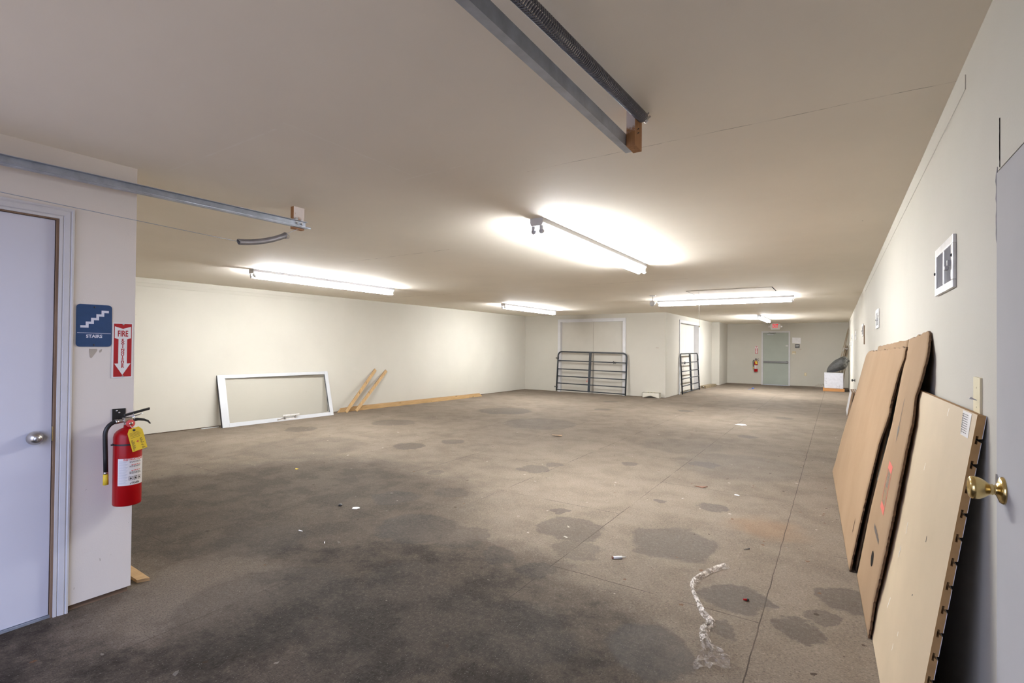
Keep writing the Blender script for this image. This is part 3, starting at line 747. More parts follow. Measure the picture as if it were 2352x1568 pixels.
MB().tube([(0, 0, -0.012), (0.004, 0, -0.06), (-0.002, 0, -0.11)], 0.0035, 6).build('wire', M['darkmetal'], t)
MB().lathe([(0.0, 0.018), (0.030, 0.018), (0.048, 0.010), (0.050, -0.006), (0.050, -0.014), (0.0, -0.014)], (-0.004, 0, -0.156), 'y', 24).build('detector_body', M['fix_white'], t)

# ------------------------------------------------------------------ signs
# every sign is built facing +X in its own frame: u runs along +Y (to the viewer's right), v is up
def F(d): return lambda u, v: (d, u, v)
def rrect(w, h, r, n=6):
    p = []
    for cx, cy, a0 in ((w - r, h - r, 0), (-w + r, h - r, PI / 2), (-w + r, -h + r, PI), (w - r, -h + r, 1.5 * PI)):
        for i in range(n + 1): a = a0 + i * PI / 2 / n; p.append((cx + r * math.cos(a), cy + r * math.sin(a)))
    return p
def face(mb, poly, d): 
    f = mb.bm.faces.new([mb.bm.verts.new((d, u, v)) for u, v in poly]); f.material_index = mb.mi; return mb
def plate(poly, d0, d1): 
    m = MB(); m.prism(poly, lambda u, v, q: (q, u, v), d0, d1); return m

t = thing('stairs_sign', 'blue sign with a white staircase and the word STAIRS', 'sign', (XS, 1.061, 1.512))
plate(rrect(0.0785, 0.1145, 0.018), 0.001, 0.004).build('sign_plate', M['sign_blue'], t)
st = []
ux0, uw, vh = -0.060, 0.0238, 0.0228
n = 5
# one zig-zag band of five treads and four risers
xs = [-0.061, -0.038, -0.0152, 0.0076, 0.0304, 0.0635]
v0, dv, th = -0.0175, 0.0208, 0.0125
top, bot = [], []
for i in range(5):
    top += [(xs[i] - (0 if i == 0 else 0.0), v0 + i * dv + th), ]
    top += [(xs[i + 1], v0 + i * dv + th)] if i == 4 else []
poly = []
for i in range(5):
    y = v0 + i * dv
    poly.append((xs[i], y + th))
    if i < 4: poly.append((xs[i + 1], y + th))
    else: poly.append((xs[5], y + th))
for i in range(4, -1, -1):
    y = v0 + i * dv
    poly.append((xs[i + 1] + (0.0125 if i < 4 else 0), y))
    poly.append((xs[i] + (0.0125 if i > 0 else 0), y))
m = MB(); face(m, [(u, v + 0.0055) for u, v in poly], 0.0046); m.build('stairs_symbol', M['sign_text'], t)
m = MB(); face(m, [(-0.074, -0.0405), (0.074, -0.0435), (0.074, -0.0412), (-0.074, -0.0382)], 0.0046); m.build('divider_line', M['sign_text'], t)
m = MB(); text_into(m, 'STAIRS', 0.0235, lambda u, v: (0.0046, u, v - 0.0585), 1.0, 0.0007); m.build('lettering', M['sign_text'], t)
for z in (0.1, -0.105):
    MB().lathe([(0, 0.0065), (0.0035, 0.006), (0.0045, 0.004)], (0, -0.001, z), 'x', 10).build('screw', M['darkmetal'], t)

def fire_sign():
    t = thing('fire_extinguisher_sign', '', 'sign', group='fire extinguisher signs')
    plate(rrect(0.0495, 0.1555, 0.003, 2), 0.001, 0.003).build('sign_plate', M['sign_white'], t)
    m = MB(); face(m, [(-0.0425, -0.149), (0.0425, -0.149), (0.0425, 0.149), (-0.0425, 0.149)], 0.0034); m.build('red_field', M['sign_red'], t)
    ar = [(0.0, -0.140), (0.0385, -0.075), (0.0205, -0.075), (0.0205, 0.062), (0.0385, 0.069), (0.0385, 0.134), (0.0, 0.121), (-0.0385, 0.134), (-0.0385, 0.069), (-0.0205, 0.062), (-0.0205, -0.075), (-0.0385, -0.075)]
    m = MB(); face(m, ar, 0.0038); m.build('arrow', M['sign_white'], t)
    m = MB(); text_into(m, 'FIRE', 0.0465, lambda u, v: (0.0042, u, v + 0.0925), 0.60, 0.0011)
    for i, ch in enumerate('EXTINGUISHER'):
        text_into(m, ch, 0.0175, lambda u, v: (0.0042, u, v + 0.0605 - i * 0.01365 - 0.004), 1.25 if ch != 'I' else 1.3, 0.0007)
    m.build('lettering', M['sign_red'], t)
    for z in (0.147, -0.147):
        MB().lathe([(0, 0.0065), (0.004, 0.006), (0.005, 0.0035)], (0, 0.002, z), 'x', 10).build('screw', M['bolt'], t)
    return t
fs = fire_sign()
fs.location = (XS, 1.192, 1.378); fs['label'] = 'red fire extinguisher arrow sign beside the blue stairs sign'
dup(fs, (-2.683, YF, 1.372), (0, 0, -PI / 2), 'small distant red fire extinguisher arrow sign left of the green exit door')

# black EXIT placard, white sheet, switch plate, outlet on the far wall (frame: facing +X, turned to face -Y)
RF = (0, 0, -PI / 2)
t = thing('exit_placard', 'small black placard with white EXIT letters right of the green door', 'sign', (-1.262, YF, 1.537), RF)
plate(rrect(0.078, 0.072, 0.012), 0.001, 0.004).build('sign_plate', M['sign_black'], t)
m = MB(); text_into(m, 'EXIT', 0.062, lambda u, v: (0.0046, u, v + 0.004), 0.85, 0.0016); m.build('lettering', M['sign_white'], t)
m = MB(); prng = random.Random(5)
NV, NU = 10, 12
g = [[m.bm.verts.new((0.003 + prng.uniform(0, 0.010) * (0.3 + 0.7 * (0 < i < NU)), -0.142 + 0.284 * i / NU, -0.112 + 0.224 * j / NV - 0.010 * i / NU)) for i in range(NU + 1)] for j in range(NV + 1)]
for j in range(NV):
    for i in range(NU): m.bm.faces.new((g[j][i], g[j][i + 1], g[j + 1][i + 1], g[j + 1][i]))
o = m.build('paper_notice', M['paper'], None, (-1.293, YF, 1.753), RF)
tag(o, 'crinkled white sheet taped to the far wall above the black placard', 'paper')
t = thing('wall_switch_plate', 'tan switch plate with a white strip beside the green exit door', 'switch', (-1.378, YF, 1.276), RF)
plate(rrect(0.066, 0.062, 0.006, 3), 0.0, 0.010).build('cover_plate', M['tan_plastic'], t)
MB().box(0.010, 0.016, -0.048, 0.038, -0.050, -0.026).build('white_strip', M['white_plastic'], t)
MB().box(0.010, 0.022, 0.048, 0.062, 0.014, 0.038).build('toggle', M['ink'], t)
def outlet(name, lab, loc, rot):
    t = thing(name, lab, 'outlet', loc, rot)
    plate(rrect(0.040, 0.060, 0.006, 3), 0.0, 0.007).build('cover_plate', M['tan_plastic'], t)
    for z in (0.021, -0.021):
        plate([(u, v + z) for u, v in rrect(0.017, 0.015, 0.006, 3)], 0.007, 0.009).build('socket_face', M['ivory'], t)
    return t
outlet('wall_outlet', 'tan electrical outlet low on the far wall left of the white box', (-0.99, YF, 0.465), RF)

t = thing('exit_light', 'lit red EXIT sign with two spotlights over the green door', 'exit sign', (-2.013, YF, 2.300), RF)
plate([(-0.150, -0.125), (0.150, -0.125), (0.178, -0.035), (0.178, 0.055), (0.155, 0.105), (-0.155, 0.105), (-0.178, 0.055), (-0.178, -0.035)], 0.0, 0.055).build('casing', M['sign_white'], t)
m = MB(); text_into(m, 'EXIT', 0.205, lambda u, v: (0.0565, u, v + 0.010), 0.46, 0.004); m.build('lettering', M['exit_red'], t)
for s in (-1, 1):
    h = MB().lathe([(0.0, 0.0), (0.022, 0.0), (0.036, 0.022), (0.040, 0.045), (0.034, 0.048), (0.0, 0.040)], (0.035, s * 0.218, -0.006), 'x', 18).tube([(0.03, s * 0.16, -0.005), (0.035, s * 0.20, -0.006)], 0.012, 8)
    h.build('lamp_head', M['handle'], t)
MB().box(0.0, 0.05, -0.10, 0.10, 0.105, 0.125).build('canopy', M['sign_white'], t)

# ------------------------------------------------------------------ fire extinguishers
def extinguisher():
    """hung on a wall whose face is the local plane x = 0, looking along +X; base of the cylinder at z = 0"""
    t = thing('fire_extinguisher', '', 'fire extinguisher', group='red fire extinguishers')
    R, cx = 0.0655, 0.090
    body = MB().lathe([(0.0, 0.006), (0.045, 0.0), (R - 0.003, 0.002), (R, 0.008), (R, 0.375), (R - 0.004, 0.393), (R - 0.016, 0.408), (0.034, 0.418), (0.021, 0.424), (0.019, 0.440), (0.0, 0.440)], (cx, 0, 0), 'z', 40)
    body.build('cylinder', M['red'], t)
    def wrap(a0, a1, z0, z1, r, n=16, flat=None):
        m = MB(); A = [];
        for i in range(n + 1):
            a = a0 + (a1 - a0) * i / n
            A.append((m.bm.verts.new((cx + r * math.cos(a), r * math.sin(a), z0)), m.bm.verts.new((cx + r * math.cos(a), r * math.sin(a), z1))))
        for p, q in zip(A, A[1:]):
            f = m.bm.faces.new((p[0], q[0], q[1], p[1])); f.smooth = True
        return m
    lab = wrap(-1.02, 1.45, 0.115, 0.262, R + 0.0008, 24).build('instruction_label', M['label'], t)
    def onc(rad, za):      # u metres along the curve, from the label middle
        return lambda u, v: (cx + rad * math.cos(u / rad + 0.215), rad * math.sin(u / rad + 0.215), za + v)
    m = MB(); text_into(m, 'INSTRUCTIONS', 0.0155, lambda u, v: onc(R + 0.0014, 0.2555)(u - 0.005, v), 0.95, 0.0004)
    m.build('red_heading', M['red_ink'], lab)
    for z in (0.226, 0.195):
        m = MB()
        for i in range(4): m.quad(*[onc(R + 0.0014, z)(u, v) for u, v in ((-0.020 + i * 0.013, -0.0025), (-0.010 + i * 0.013, -0.0025), (-0.010 + i * 0.013, 0.001), (-0.020 + i * 0.013, 0.001))])
        m.build('red_line', M['red_ink'], lab)
    m = MB(); pr = random.Random(2)
    for z in (0.244, 0.239, 0.219, 0.2145, 0.187, 0.1825, 0.178):
        u = -0.028
        while u < 0.026:
            l = pr.uniform(0.004, 0.010)
            m.quad(*[onc(R + 0.0014, z)(a, b) for a, b in ((u, -0.0012), (u + l, -0.0012), (u + l, 0.0012), (u, 0.0012))]); u += l + 0.0018
    for i in range(3):
        c = -0.022 + i * 0.0225
        fn = onc(R + 0.0014, 0.1525)
        for (a0, a1, b0, b1) in ((-0.009, 0.009, 0.0085, 0.0105), (-0.009, 0.009, -0.0105, -0.0085), (-0.009, -0.0072, -0.0105, 0.0105), (0.0072, 0.009, -0.0105, 0.0105), (-0.004, 0.001, -0.006, 0.005), (0.001, 0.005, -0.004, 0.003)):
            m.quad(*[fn(c + a, b) for a, b in ((a0, b0), (a1, b0), (a1, b1), (a0, b1))])
    m.build('black_print', M['ink'], lab); m = MB()
    text_into(m, 'Kidde', 0.0165, lambda u, v: onc(R + 0.0014, 0.1265)(u + 0.004, v), 0.95, 0.0004)
    m.quad(*[onc(R + 0.0014, 0.1265)(a, b) for a, b in ((-0.026, -0.006), (-0.021, -0.006), (-0.0165, 0.007), (-0.021, 0.002))])
    m.build('logo_print', M['ink'], lab)
    for u_lo, u_hi in ((-0.077, -0.037), (0.050, 0.074)):
        m = MB()
        for k in range(22):
            z = 0.249 - k * 0.0059; hi = u_hi - 0.004 * (k % 3)
            for q in range(5):
                a0 = u_lo + (hi - u_lo) * q / 5; a1 = u_lo + (hi - u_lo) * (q + 1) / 5
                m.quad(*[onc(R + 0.0014, z)(a, b) for a, b in ((a0, -0.0009), (a1, -0.0009), (a1, 0.0009), (a0, 0.0009))])
        m.build('fine_print', M['label_grey'], lab)
    b = wrap(-PI, PI, 0.332, 0.341, R + 0.0015, 36)
    b.tube([(cx, -R, 0.3365), (cx - 0.004, -R - 0.012, 0.3365)], 0.004, 6).build('hose_band', M['black'], t)
    # valve, gauge, handles
    m = MB().lathe([(0.017, 0.436), (0.020, 0.440), (0.020, 0.452), (0.015, 0.456), (0.014, 0.480), (0.0, 0.482)], (cx, 0, 0), 'z', 16)
    m.box(cx - 0.016, cx + 0.016, -0.024, 0.020, 0.452, 0.480, 0.004)
    m.tube([(cx, -0.018, 0.463), (cx, -0.052, 0.461)], 0.0105, 12)
    m.build('valve', M['nickel'], t)
    m = MB().hexa([(cx - 0.009, -0.018, 0.486), (cx + 0.009, -0.018, 0.486), (cx + 0.009, 0.100, 0.512), (cx - 0.009, 0.100, 0.512),
                   (cx - 0.010, -0.018, 0.498), (cx + 0.010, -0.018, 0.498), (cx + 0.009, 0.102, 0.524), (cx - 0.009, 0.102, 0.524)])
    m.build('top_lever', M['black'], t)
    m = MB()
    P = [(0.010, 0.462, 0.016), (0.045, 0.464, 0.015), (0.075, 0.458, 0.013), (0.095, 0.448, 0.010), (0.106, 0.434, 0.006)]
    rows = [[m.bm.verts.new(c) for c in ((cx - 0.009, y, z - h / 2), (cx + 0.009, y, z - h / 2), (cx + 0.009, y, z + h / 2), (cx - 0.009, y, z + h / 2))] for y, z, h in P]
    for A, B in zip(rows, rows[1:]):
        for i in range(4): m.bm.faces.new((A[i], A[(i + 1) % 4], B[(i + 1) % 4], B[i]))
    m.bm.faces.new(rows[0][::-1]); m.bm.faces.new(rows[-1])
    m.build('carry_handle', M['black'], t)
    MB().tube([(cx - 0.006, 0.012, 0.478), (cx - 0.004, 0.050, 0.487), (cx - 0.004, 0.072, 0.496)], 0.0030, 6).tube([(cx + 0.010, 0.02, 0.500), (cx + 0.011, 0.026, 0.470), (cx + 0.011, 0.024, 0.455)], 0.0022, 6).build('pull_pin', M['bolt'], t)
    g = MB().lathe([(0.0, 0.012), (0.017, 0.012), (0.021, 0.008), (0.021, 0.0), (0.0, 0.0)], (cx + 0.016, 0.004, 0.446), 'x', 22).build('gauge', M['red_ink'], t)
    MB().lathe([(0.0, 0.0128), (0.009, 0.0128), (0.009, 0.0118)], (cx + 0.016, 0.004, 0.446), 'x', 16).build('gauge_dial', M['nickel'], g)
    # hose down the left side to its nozzle
    pts = []
    for i in range(13):
        a = PI / 2 + (PI / 2) * i / 12
        pts.append((cx, -0.052 + 0.052 * math.cos(a), 0.395 + 0.066 * math.sin(a)))
    pts += [(cx - 0.002, -0.102, 0.34), (cx - 0.004, -0.099, 0.27), (cx - 0.004, -0.097, 0.195)]
    MB().tube(pts, 0.0108, 14).build('hose', M['black'], t)
    MB().tube([(cx, -0.046, 0.4615), (cx, -0.060, 0.4595)], 0.0130, 14).build('hose_collar', M['nickel'], t)
    nz = MB().tube([(cx - 0.004, -0.097, 0.196), (cx - 0.004, -0.097, 0.182)], 0.0112, 14)
    nz.build('nozzle_ring', M['nickel'], t)
    MB().tube([(cx - 0.004, -0.097, 0.183), (cx - 0.004, -0.0965, 0.126)], [0.0118, 0.0128], 14).build('nozzle', M['yellow'], t)
    # inspection tag hanging from the neck
    c0 = Vector((cx + R + 0.006, 0.004, 0.418))
    def tg(u, v, d=0.0):
        a = 0.24; uu = u * math.cos(a) - v * math.sin(a); vv = u * math.sin(a) + v * math.cos(a)
        return (c0.x + d, c0.y + uu, c0.z + vv)
    m = MB(); po = [(-0.036, -0.118), (0.036, -0.118), (0.036, -0.012), (0.022, 0.010), (-0.024, 0.010), (-0.036, -0.012)]
    m.prism(po, lambda u, v, q: tg(u, v, q), 0.0, 0.0008)
    tag_ = m.build('inspection_tag', M['yellow'], t)
    m = MB(); pr = random.Random(9)
    for v in (-0.016, -0.022, -0.028, -0.034, -0.042):
        m.quad(tg(-0.028, v - .0008, .0014), tg(0.028 - pr.random() * .02, v - .0008, .0014), tg(0.028 - pr.random() * .02, v + .0008, .0014), tg(-0.028, v + .0008, .0014))
    for v in [-0.056 - 0.005 * i for i in range(12)]:
        for u0 in (-0.030, 0.012):
            if pr.random() < 0.85: 
                l = pr.uniform(0.006, 0.016); m.quad(tg(u0, v - .0011, .0014), tg(u0 + l, v - .0011, .0014), tg(u0 + l, v + .0011, .0014), tg(u0, v + .0011, .0014))
    m.build('tag_print', M['ink'], tag_)
    m = MB(); m.quad(tg(-0.006, -0.070, .0015), tg(0.006, -0.070, .0015), tg(0.006, -0.0665, .0015), tg(-0.006, -0.0665, .0015)); m.quad(tg(-0.0018, -0.074, .0015), tg(0.0018, -0.074, .0015), tg(0.0018, -0.0625, .0015), tg(-0.0018, -0.0625, .0015))
    m.build('tag_emblem', M['red_ink'], tag_)
    m = MB().lathe([(0.0, 0.0022), (0.0065, 0.0022), (0.0065, 0.0)], tg(-0.003, -0.002), 'x', 14); m.build('tag_eyelet', M['darkmetal'], tag_)
    MB().tube([tg(-0.003, -0.002, 0.002), (cx + 0.025, 0.0, 0.436), (cx + 0.012, -0.012, 0.440)], 0.0012, 5).build('tag_tie', M['white_plastic'], tag_)
    # wall bracket
    MB().box(0.0, 0.004, -0.044, 0.018, 0.455, 0.522).box(0.004, cx - 0.014, -0.006, 0.006, 0.470, 0.476).build('bracket', M['black'], t)
    for y, z in ((-0.024, 0.511), (-0.012, 0.500)): MB().lathe([(0, 0.007), (0.004, 0.0065), (0.0055, 0.004)], (0, y, z), 'x', 10).build('bracket_screw', M['bolt'], t)
    return t
fe = extinguisher()
fe.location = (XS, 1.193, 0.527); fe['label'] = 'large foreground red fire extinguisher hung below the stairs sign'
dup(fe, (-2.690, YF, 0.508), RF, 'distant red fire extinguisher on the far wall beside the green door')
# peeled scars of paint under the stairs sign
m = plate([(-0.018, 0.026), (0.016, 0.026), (0.019, 0.020), (0.012, 0.006), (-0.008, -0.026), (-0.014, -0.018), (-0.017, 0.008)], 0.0002, 0.0012)
m.prism([(0.030, 0.020), (0.040, 0.025), (0.038, 0.012), (0.030, 0.004), (0.027, 0.012)], lambda u, v, q: (q, u, v), 0.0002, 0.0012)
o = m.build('paint_scar', plain('bare_drywall_paper', (0.42, 0.37, 0.31, 1), 0.85), None, (XS, 1.058, 1.360))
tag(o, 'peeled patch of bare tan drywall right under the blue stairs sign', 'damaged paint')
# ------------------------------------------------------------------ along the right wall
RR = (0, 0, PI)
def register():
    t = thing('vent_register', '', 'vent', group='vent registers along the right wall')
    W, H, D = 0.197, 0.100, 0.012
    m = MB()
    for (a, b, c, d_) in ((-W, W, H - 0.034, H), (-W, W, -H, -H + 0.030), (-W, -W + 0.022, -H + 0.030, H - 0.034), (W - 0.036, W, -H + 0.030, H - 0.034), (0.0 - 0.006, 0.010, -H + 0.030, H - 0.034)):
        m.box(0.0, D, a, b, c, d_, 0.0025)
    m.build('frame', M['vent_frame'], t)
    for (a, b) in ((-W + 0.022, -0.006), (0.010, W - 0.036)):
        m = MB().box(-0.002, 0.001, a, b, -H + 0.03, H - 0.034)
        k = 13
        for i in range(k):
            y = a + (b - a) * (i + 0.5) / k
            m.hexa([(0.001, y - 0.0008, -H + 0.03), (0.0095, y + 0.0030, -H + 0.03), (0.0095, y + 0.0042, -H + 0.03), (0.001, y + 0.0008, -H + 0.03),
                    (0.001, y - 0.0008, H - 0.034), (0.0095, y + 0.0030, H - 0.034), (0.0095, y + 0.0042, H - 0.034), (0.001, y + 0.0008, H - 0.034)])
        m.build('louvre', M['vent_inside'], t)
    MB().box(0.010, 0.022, W - 0.046, W - 0.030, -0.014, 0.006).box(0.016, 0.030, W - 0.062, W - 0.034, -0.030, -0.014, 0.003).build('lever', M['grey_plastic'], t)
    for y, z in ((-W + 0.010, -0.004), (W - 0.012, 0.022)):
        MB().lathe([(0, 0.0175), (0.005, 0.017), (0.0065, 0.012)], (0, y, z), 'x', 12).build('screw', M['darkmetal'], t)
    return t
vr = register()
for i, (y, z, lab) in enumerate(((2.655, 1.756, 'nearest white vent register on the right wall, above the leaning slotted panel'),
                                 (6.61, 1.750, 'second white vent register along the right wall, above the large cardboard sheet'),
                                 (10.2, 1.746, 'third white vent register along the right wall, beside the brown wood sliver'),
                                 (13.9, 1.750, 'fourth vent register along the right wall, seen nearly edge-on'),
                                 (17.2, 1.750, 'farthest vent register on the right wall, a thin sliver near the white box'))):
    o = vr if i == 0 else dup(vr)
    o.location = (XR, y, z); o.rotation_euler = RR; o['label'] = lab
t = thing('light_switch', 'ivory toggle light switch plate just above the slotted panel corner', 'switch', (XR, 2.108, 1.275), RR)
plate(rrect(0.044, 0.062, 0.004, 3), 0.0, 0.006).build('cover_plate', M['ivory'], t)
MB().hexa([(0.004, -0.005, -0.010), (0.006, -0.005, -0.010), (0.006, 0.005, -0.010), (0.004, 0.005, -0.010), (0.020, -0.004, 0.000), (0.024, -0.004, -0.006), (0.024, 0.004, -0.006), (0.020, 0.004, 0.000)]).build('toggle', M['grey_plastic'], t)
for z in (0.030, -0.030): MB().lathe([(0, 0.0075), (0.003, 0.007), (0.004, 0.005)], (0, 0, z), 'x', 10).build('screw', M['ivory'], t)
# far bits on the right wall
o = MB().prism([(-0.014, -0.15), (0.010, -0.145), (0.014, 0.10), (0.004, 0.15), (-0.012, 0.12)], lambda u, v, q: (q, u, v), 0.0, 0.014).build('wood_sliver', M['brown_wood'], None, (XR, 9.66, 1.655), RR)
tag(o, 'thin brown upright sliver of wood on the right wall above the cardboard', 'wood strip')
t = thing('wall_peg', 'small dark metal knob sticking out low on the right wall above the white planks', 'knob', (XR, 14.45, 0.690), RR)
MB().lathe([(0.0, 0.012), (0.030, 0.012), (0.034, 0.0)], (0, 0, 0), 'x', 18).build('rose', M['darkmetal'], t)
MB().lathe([(0.011, 0.010), (0.011, 0.035), (0.026, 0.045), (0.030, 0.060), (0.024, 0.072), (0.0, 0.074)], (0, 0, 0), 'x', 18).build('knob', M['darkmetal'], t)
t = thing('alarm_box', 'tiny white box on the far end of the right wall above the grey bag', 'wall box', (XR, 17.85, 1.585), RR)
plate(rrect(0.055, 0.065, 0.012, 3), 0.0, 0.045).build('cover', M['white_plastic'], t)
MB().lathe([(0.0, 0.056), (0.020, 0.054), (0.026, 0.045)], (0, 0, -0.01), 'x', 14).build('lens', M['fix_white'], t)

def interp(tab, z):
    tab = sorted(tab)
    if z <= tab[0][0]: return tab[0][1]
    for (a, b), (c, d_) in zip(tab, tab[1:]):
        if z <= c: return b + (d_ - b) * (z - a) / (c - a)
    return tab[-1][1]
def sheet(name, near, far, ztop, Xf, mats, parent, loc, rows=70, cols=26, th=0.006, jag=0.006, seed=1, edge=True):
    """leaning sheet: rows from floor to top, between a near and a far edge given as (height fraction, Y)"""
    pr = random.Random(seed); m = MB(); fr, bk = [], []
    for j in range(rows + 1):
        v = j / rows; yn = interp(near, v) + pr.uniform(-jag, jag) * (1 if 0 < j < rows else 0); yf = interp(far, v)
        a, b = [], []
        for i in range(cols + 1):
            u = i / cols; y = yn + (yf - yn) * u; z = max(0.001, v * ztop(u)) + (pr.uniform(-jag, jag) * 0.8 if j == rows else 0)
            x = Xf(y, z)
            a.append(m.bm.verts.new((x, y, z))); b.append(m.bm.verts.new((x + th, y, z)))
        fr.append(a); bk.append(b)
    for j in range(rows):
        for i in range(cols):
            f = m.bm.faces.new((fr[j][i], fr[j][i + 1], fr[j + 1][i + 1], fr[j + 1][i])); f.smooth = True
            f = m.bm.faces.new((bk[j][i], bk[j + 1][i], bk[j + 1][i + 1], bk[j][i + 1])); f.smooth = True
    m.mi = 1
    def rim(A, B):
        for (a, c), (b, d_) in zip(zip(A, A[1:]), zip(B, B[1:])):
            f = m.bm.faces.new((a, c, d_, b)); f.material_index = 1
    rim([r[0] for r in fr], [r[0] for r in bk]); rim([r[-1] for r in fr], [r[-1] for r in bk]); rim(fr[0], bk[0]); rim(fr[-1], bk[-1])
    return m.build(name, mats, parent, loc)
CB = [M['cardboard'], M['card_edge']]
def c1(y, z):
    k = z / 1.43
    return (0.073 - 0.0354 * (y - 3.862)) * (1 - k) + (0.339 - 0.0250 * (y - 3.8)) * k - 0.006 * math.sin(PI * min(1, max(0, k)))
def c2(y, z, b=0.015):
    k = z / 1.5
    return (0.130 - 0.03 * (y - 3.178)) * (1 - k) + 0.3630 * k - b * math.sin(PI * min(1, max(0, k))) * min(1, max(0, 4.2 - y))

bl = Vector((0.073, 3.9, 0.0))
t = thing('cardboard_sheet', 'huge plain cardboard sheet leaning on the right wall, frontmost of the stack', 'cardboard', bl)
near = [(0, 3.895), (0.075, 3.89), (0.26, 3.886), (0.435, 3.871), (0.59, 3.855), (0.65, 3.79), (0.715, 3.73), (0.74, 3.77), (0.775, 3.78), (0.86, 3.77), (0.893, 3.76), (0.915, 3.73), (0.95, 3.69), (1, 3.72)]
far = [(0, 6.95), (0.105, 6.86), (0.30, 6.80), (0.47, 6.66), (0.72, 6.44), (0.90, 6.42), (0.968, 6.40), (0.99, 6.28), (1, 6.17)]
o = sheet('sheet', near, far, lambda u: 1.438 - 0.035 * u, c1, CB, t, -bl, 110, 30, 0.009, 0.008, 4)
m = MB(); po = []
for i in range(14):
    a = 2 * PI * i / 14; y = 4.137 + 0.010 * math.cos(a) ; z = 0.229 + 0.050 * math.sin(a); po.append((c1(y, z) - 0.0015, y, z))
m.bm.faces.new([m.bm.verts.new(p) for p in po]); m.build('cut_slot', M['card_edge'], t, -bl)

bl = Vector((0.13, 3.2, 0.0))
t = thing('flattened_carton', 'slit flattened carton with a red printed label behind the front cardboard sheet', 'cardboard', bl)
near = [(0, 3.045), (0.05, 3.04), (0.12, 3.05), (0.22, 2.985), (0.30, 2.952), (0.41, 2.925), (0.52, 2.918), (0.62, 2.925), (0.725, 2.92), (0.795, 3.0), (0.86, 2.935), (0.935, 2.93), (1, 3.02)]
far = [(0, 3.845), (0.02, 3.83), (0.31, 3.821), (0.497, 3.735), (0.665, 3.65), (0.83, 3.70), (1, 3.761)]
sheet('printed_flap', near, far, lambda u: 1.508 - 0.022 * u, c2, CB, t, -bl, 110, 12, 0.009, 0.008, 8)
near = [(0, 3.93), (0.74, 3.90), (0.80, 3.80), (0.86, 3.745), (1, 3.79)]
far = [(0, 6.3), (1, 6.25)]
sheet('rear_panel', near, far, lambda u: 1.484 - 0.030 * u, lambda y, z: c2(y, z, 0.0) + 0.001, CB, t, -bl, 50, 20, 0.005, 0.005, 9)
def on2(y, z): return (c2(y, z) - 0.0012, y, z)
def cquad(m, y0, y1, z0, z1, nz=1):
    for i in range(nz):
        a = z0 + (z1 - z0) * i / nz; b = z0 + (z1 - z0) * (i + 1) / nz
        m.quad(on2(y0, a), on2(y1, a), on2(y1, b), on2(y0, b))
m = MB(); cquad(m, 3.205, 3.385, 0.785, 0.825); cquad(m, 3.205, 3.385, 0.570, 0.606); cquad(m, 3.205, 3.216, 0.606, 0.785, 4); cquad(m, 3.374, 3.385, 0.606, 0.785, 4)
m.build('red_print', M['card_red'], t, -bl)
m = MB(); pr = random.Random(12); z = 0.775
while z > 0.700:      # stacked letter strokes of the rotated line inside the red frame (illegible in the photo)
    h = pr.uniform(0.004, 0.009); a = 3.235 + pr.uniform(0, 0.02); cquad(m, a, 3.345 - pr.uniform(0, 0.03), z - h, z); z -= h + pr.uniform(0.003, 0.005)
for z0, z1 in ((0.618, 0.622), (0.672, 0.676)): cquad(m, 3.25, 3.34, z0, z1)
cquad(m, 3.25, 3.256, 0.618, 0.676); cquad(m, 3.334, 3.34, 0.640, 0.676)
y = 3.20
while y < 3.49:
    l = pr.uniform(0.010, 0.020); cquad(m, y, y + l, 0.420, 0.448 + pr.uniform(-.004, .004)); y += l + 0.006
m.quad(on2(3.326, 1.165), on2(3.338, 1.165), on2(3.312, 1.02), on2(3.300, 1.02)); m.quad(on2(3.276, 1.02), on2(3.336, 1.02), on2(3.306, 0.985), on2(3.296, 0.985))
f = m.bm.faces.new([m.bm.verts.new(on2(*q)) for q in ((3.268, 1.022), (3.340, 1.022), (3.292, 0.935))])
m.build('grey_print', M['card_ink'], t, -bl)
m = MB(); m.bm.faces.new([m.bm.verts.new(on2(3.335 + 0.052 * math.cos(2 * PI * i / 18), 0.298 + 0.040 * math.sin(2 * PI * i / 18))) for i in range(18)])
m.build('hand_hole', M['dark_gap'], t, -bl)

# slotted display panel, its plain back to the room
PY0, PY1 = 2.003, 3.222
def sx(y, z): return 0.151 - 0.02 * (y - 3.07) + 0.1465 * z
bl = Vector((sx(PY0, 0), PY0, 0.0))
t = thing('slotted_display_panel', 'tan slotted wall panel leaning near the brass knob with a paper label at its corner', 'panel', bl)
ca = 1 / math.sqrt(1 + 0.1465 ** 2); sa = 0.1465 * ca; TH = 0.0195; SL = 1.240
def pf(s, tt, q): # s up the slope, tt through the thickness (towards the wall), q along the width
    y = PY0 + q
    return (sx(y, 0) + s * sa + tt * ca - bl.x, y - bl.y, s * ca - tt * sa + 0.003)
poly = [(0.0, 0.0), (SL, 0.0), (SL, TH)]
s = SL - 0.0745
while s > 0.02:
    poly += [(s + 0.0052, TH), (s + 0.0030, TH - 0.0075), (s + 0.0125, TH - 0.0075), (s + 0.0125, TH - 0.0135), (s - 0.0125, TH - 0.0135), (s - 0.0125, TH - 0.0075), (s - 0.0030, TH - 0.0075), (s - 0.0062, TH)]
    s -= 0.0755
poly += [(0.0, TH)]
m = MB(); m.prism([(a, b) for a, b in poly], pf, 0.0, PY1 - PY0)
bmesh.ops.recalc_face_normals(m.bm, faces=m.bm.faces[:])
back = Vector((ca, 0, -sa))
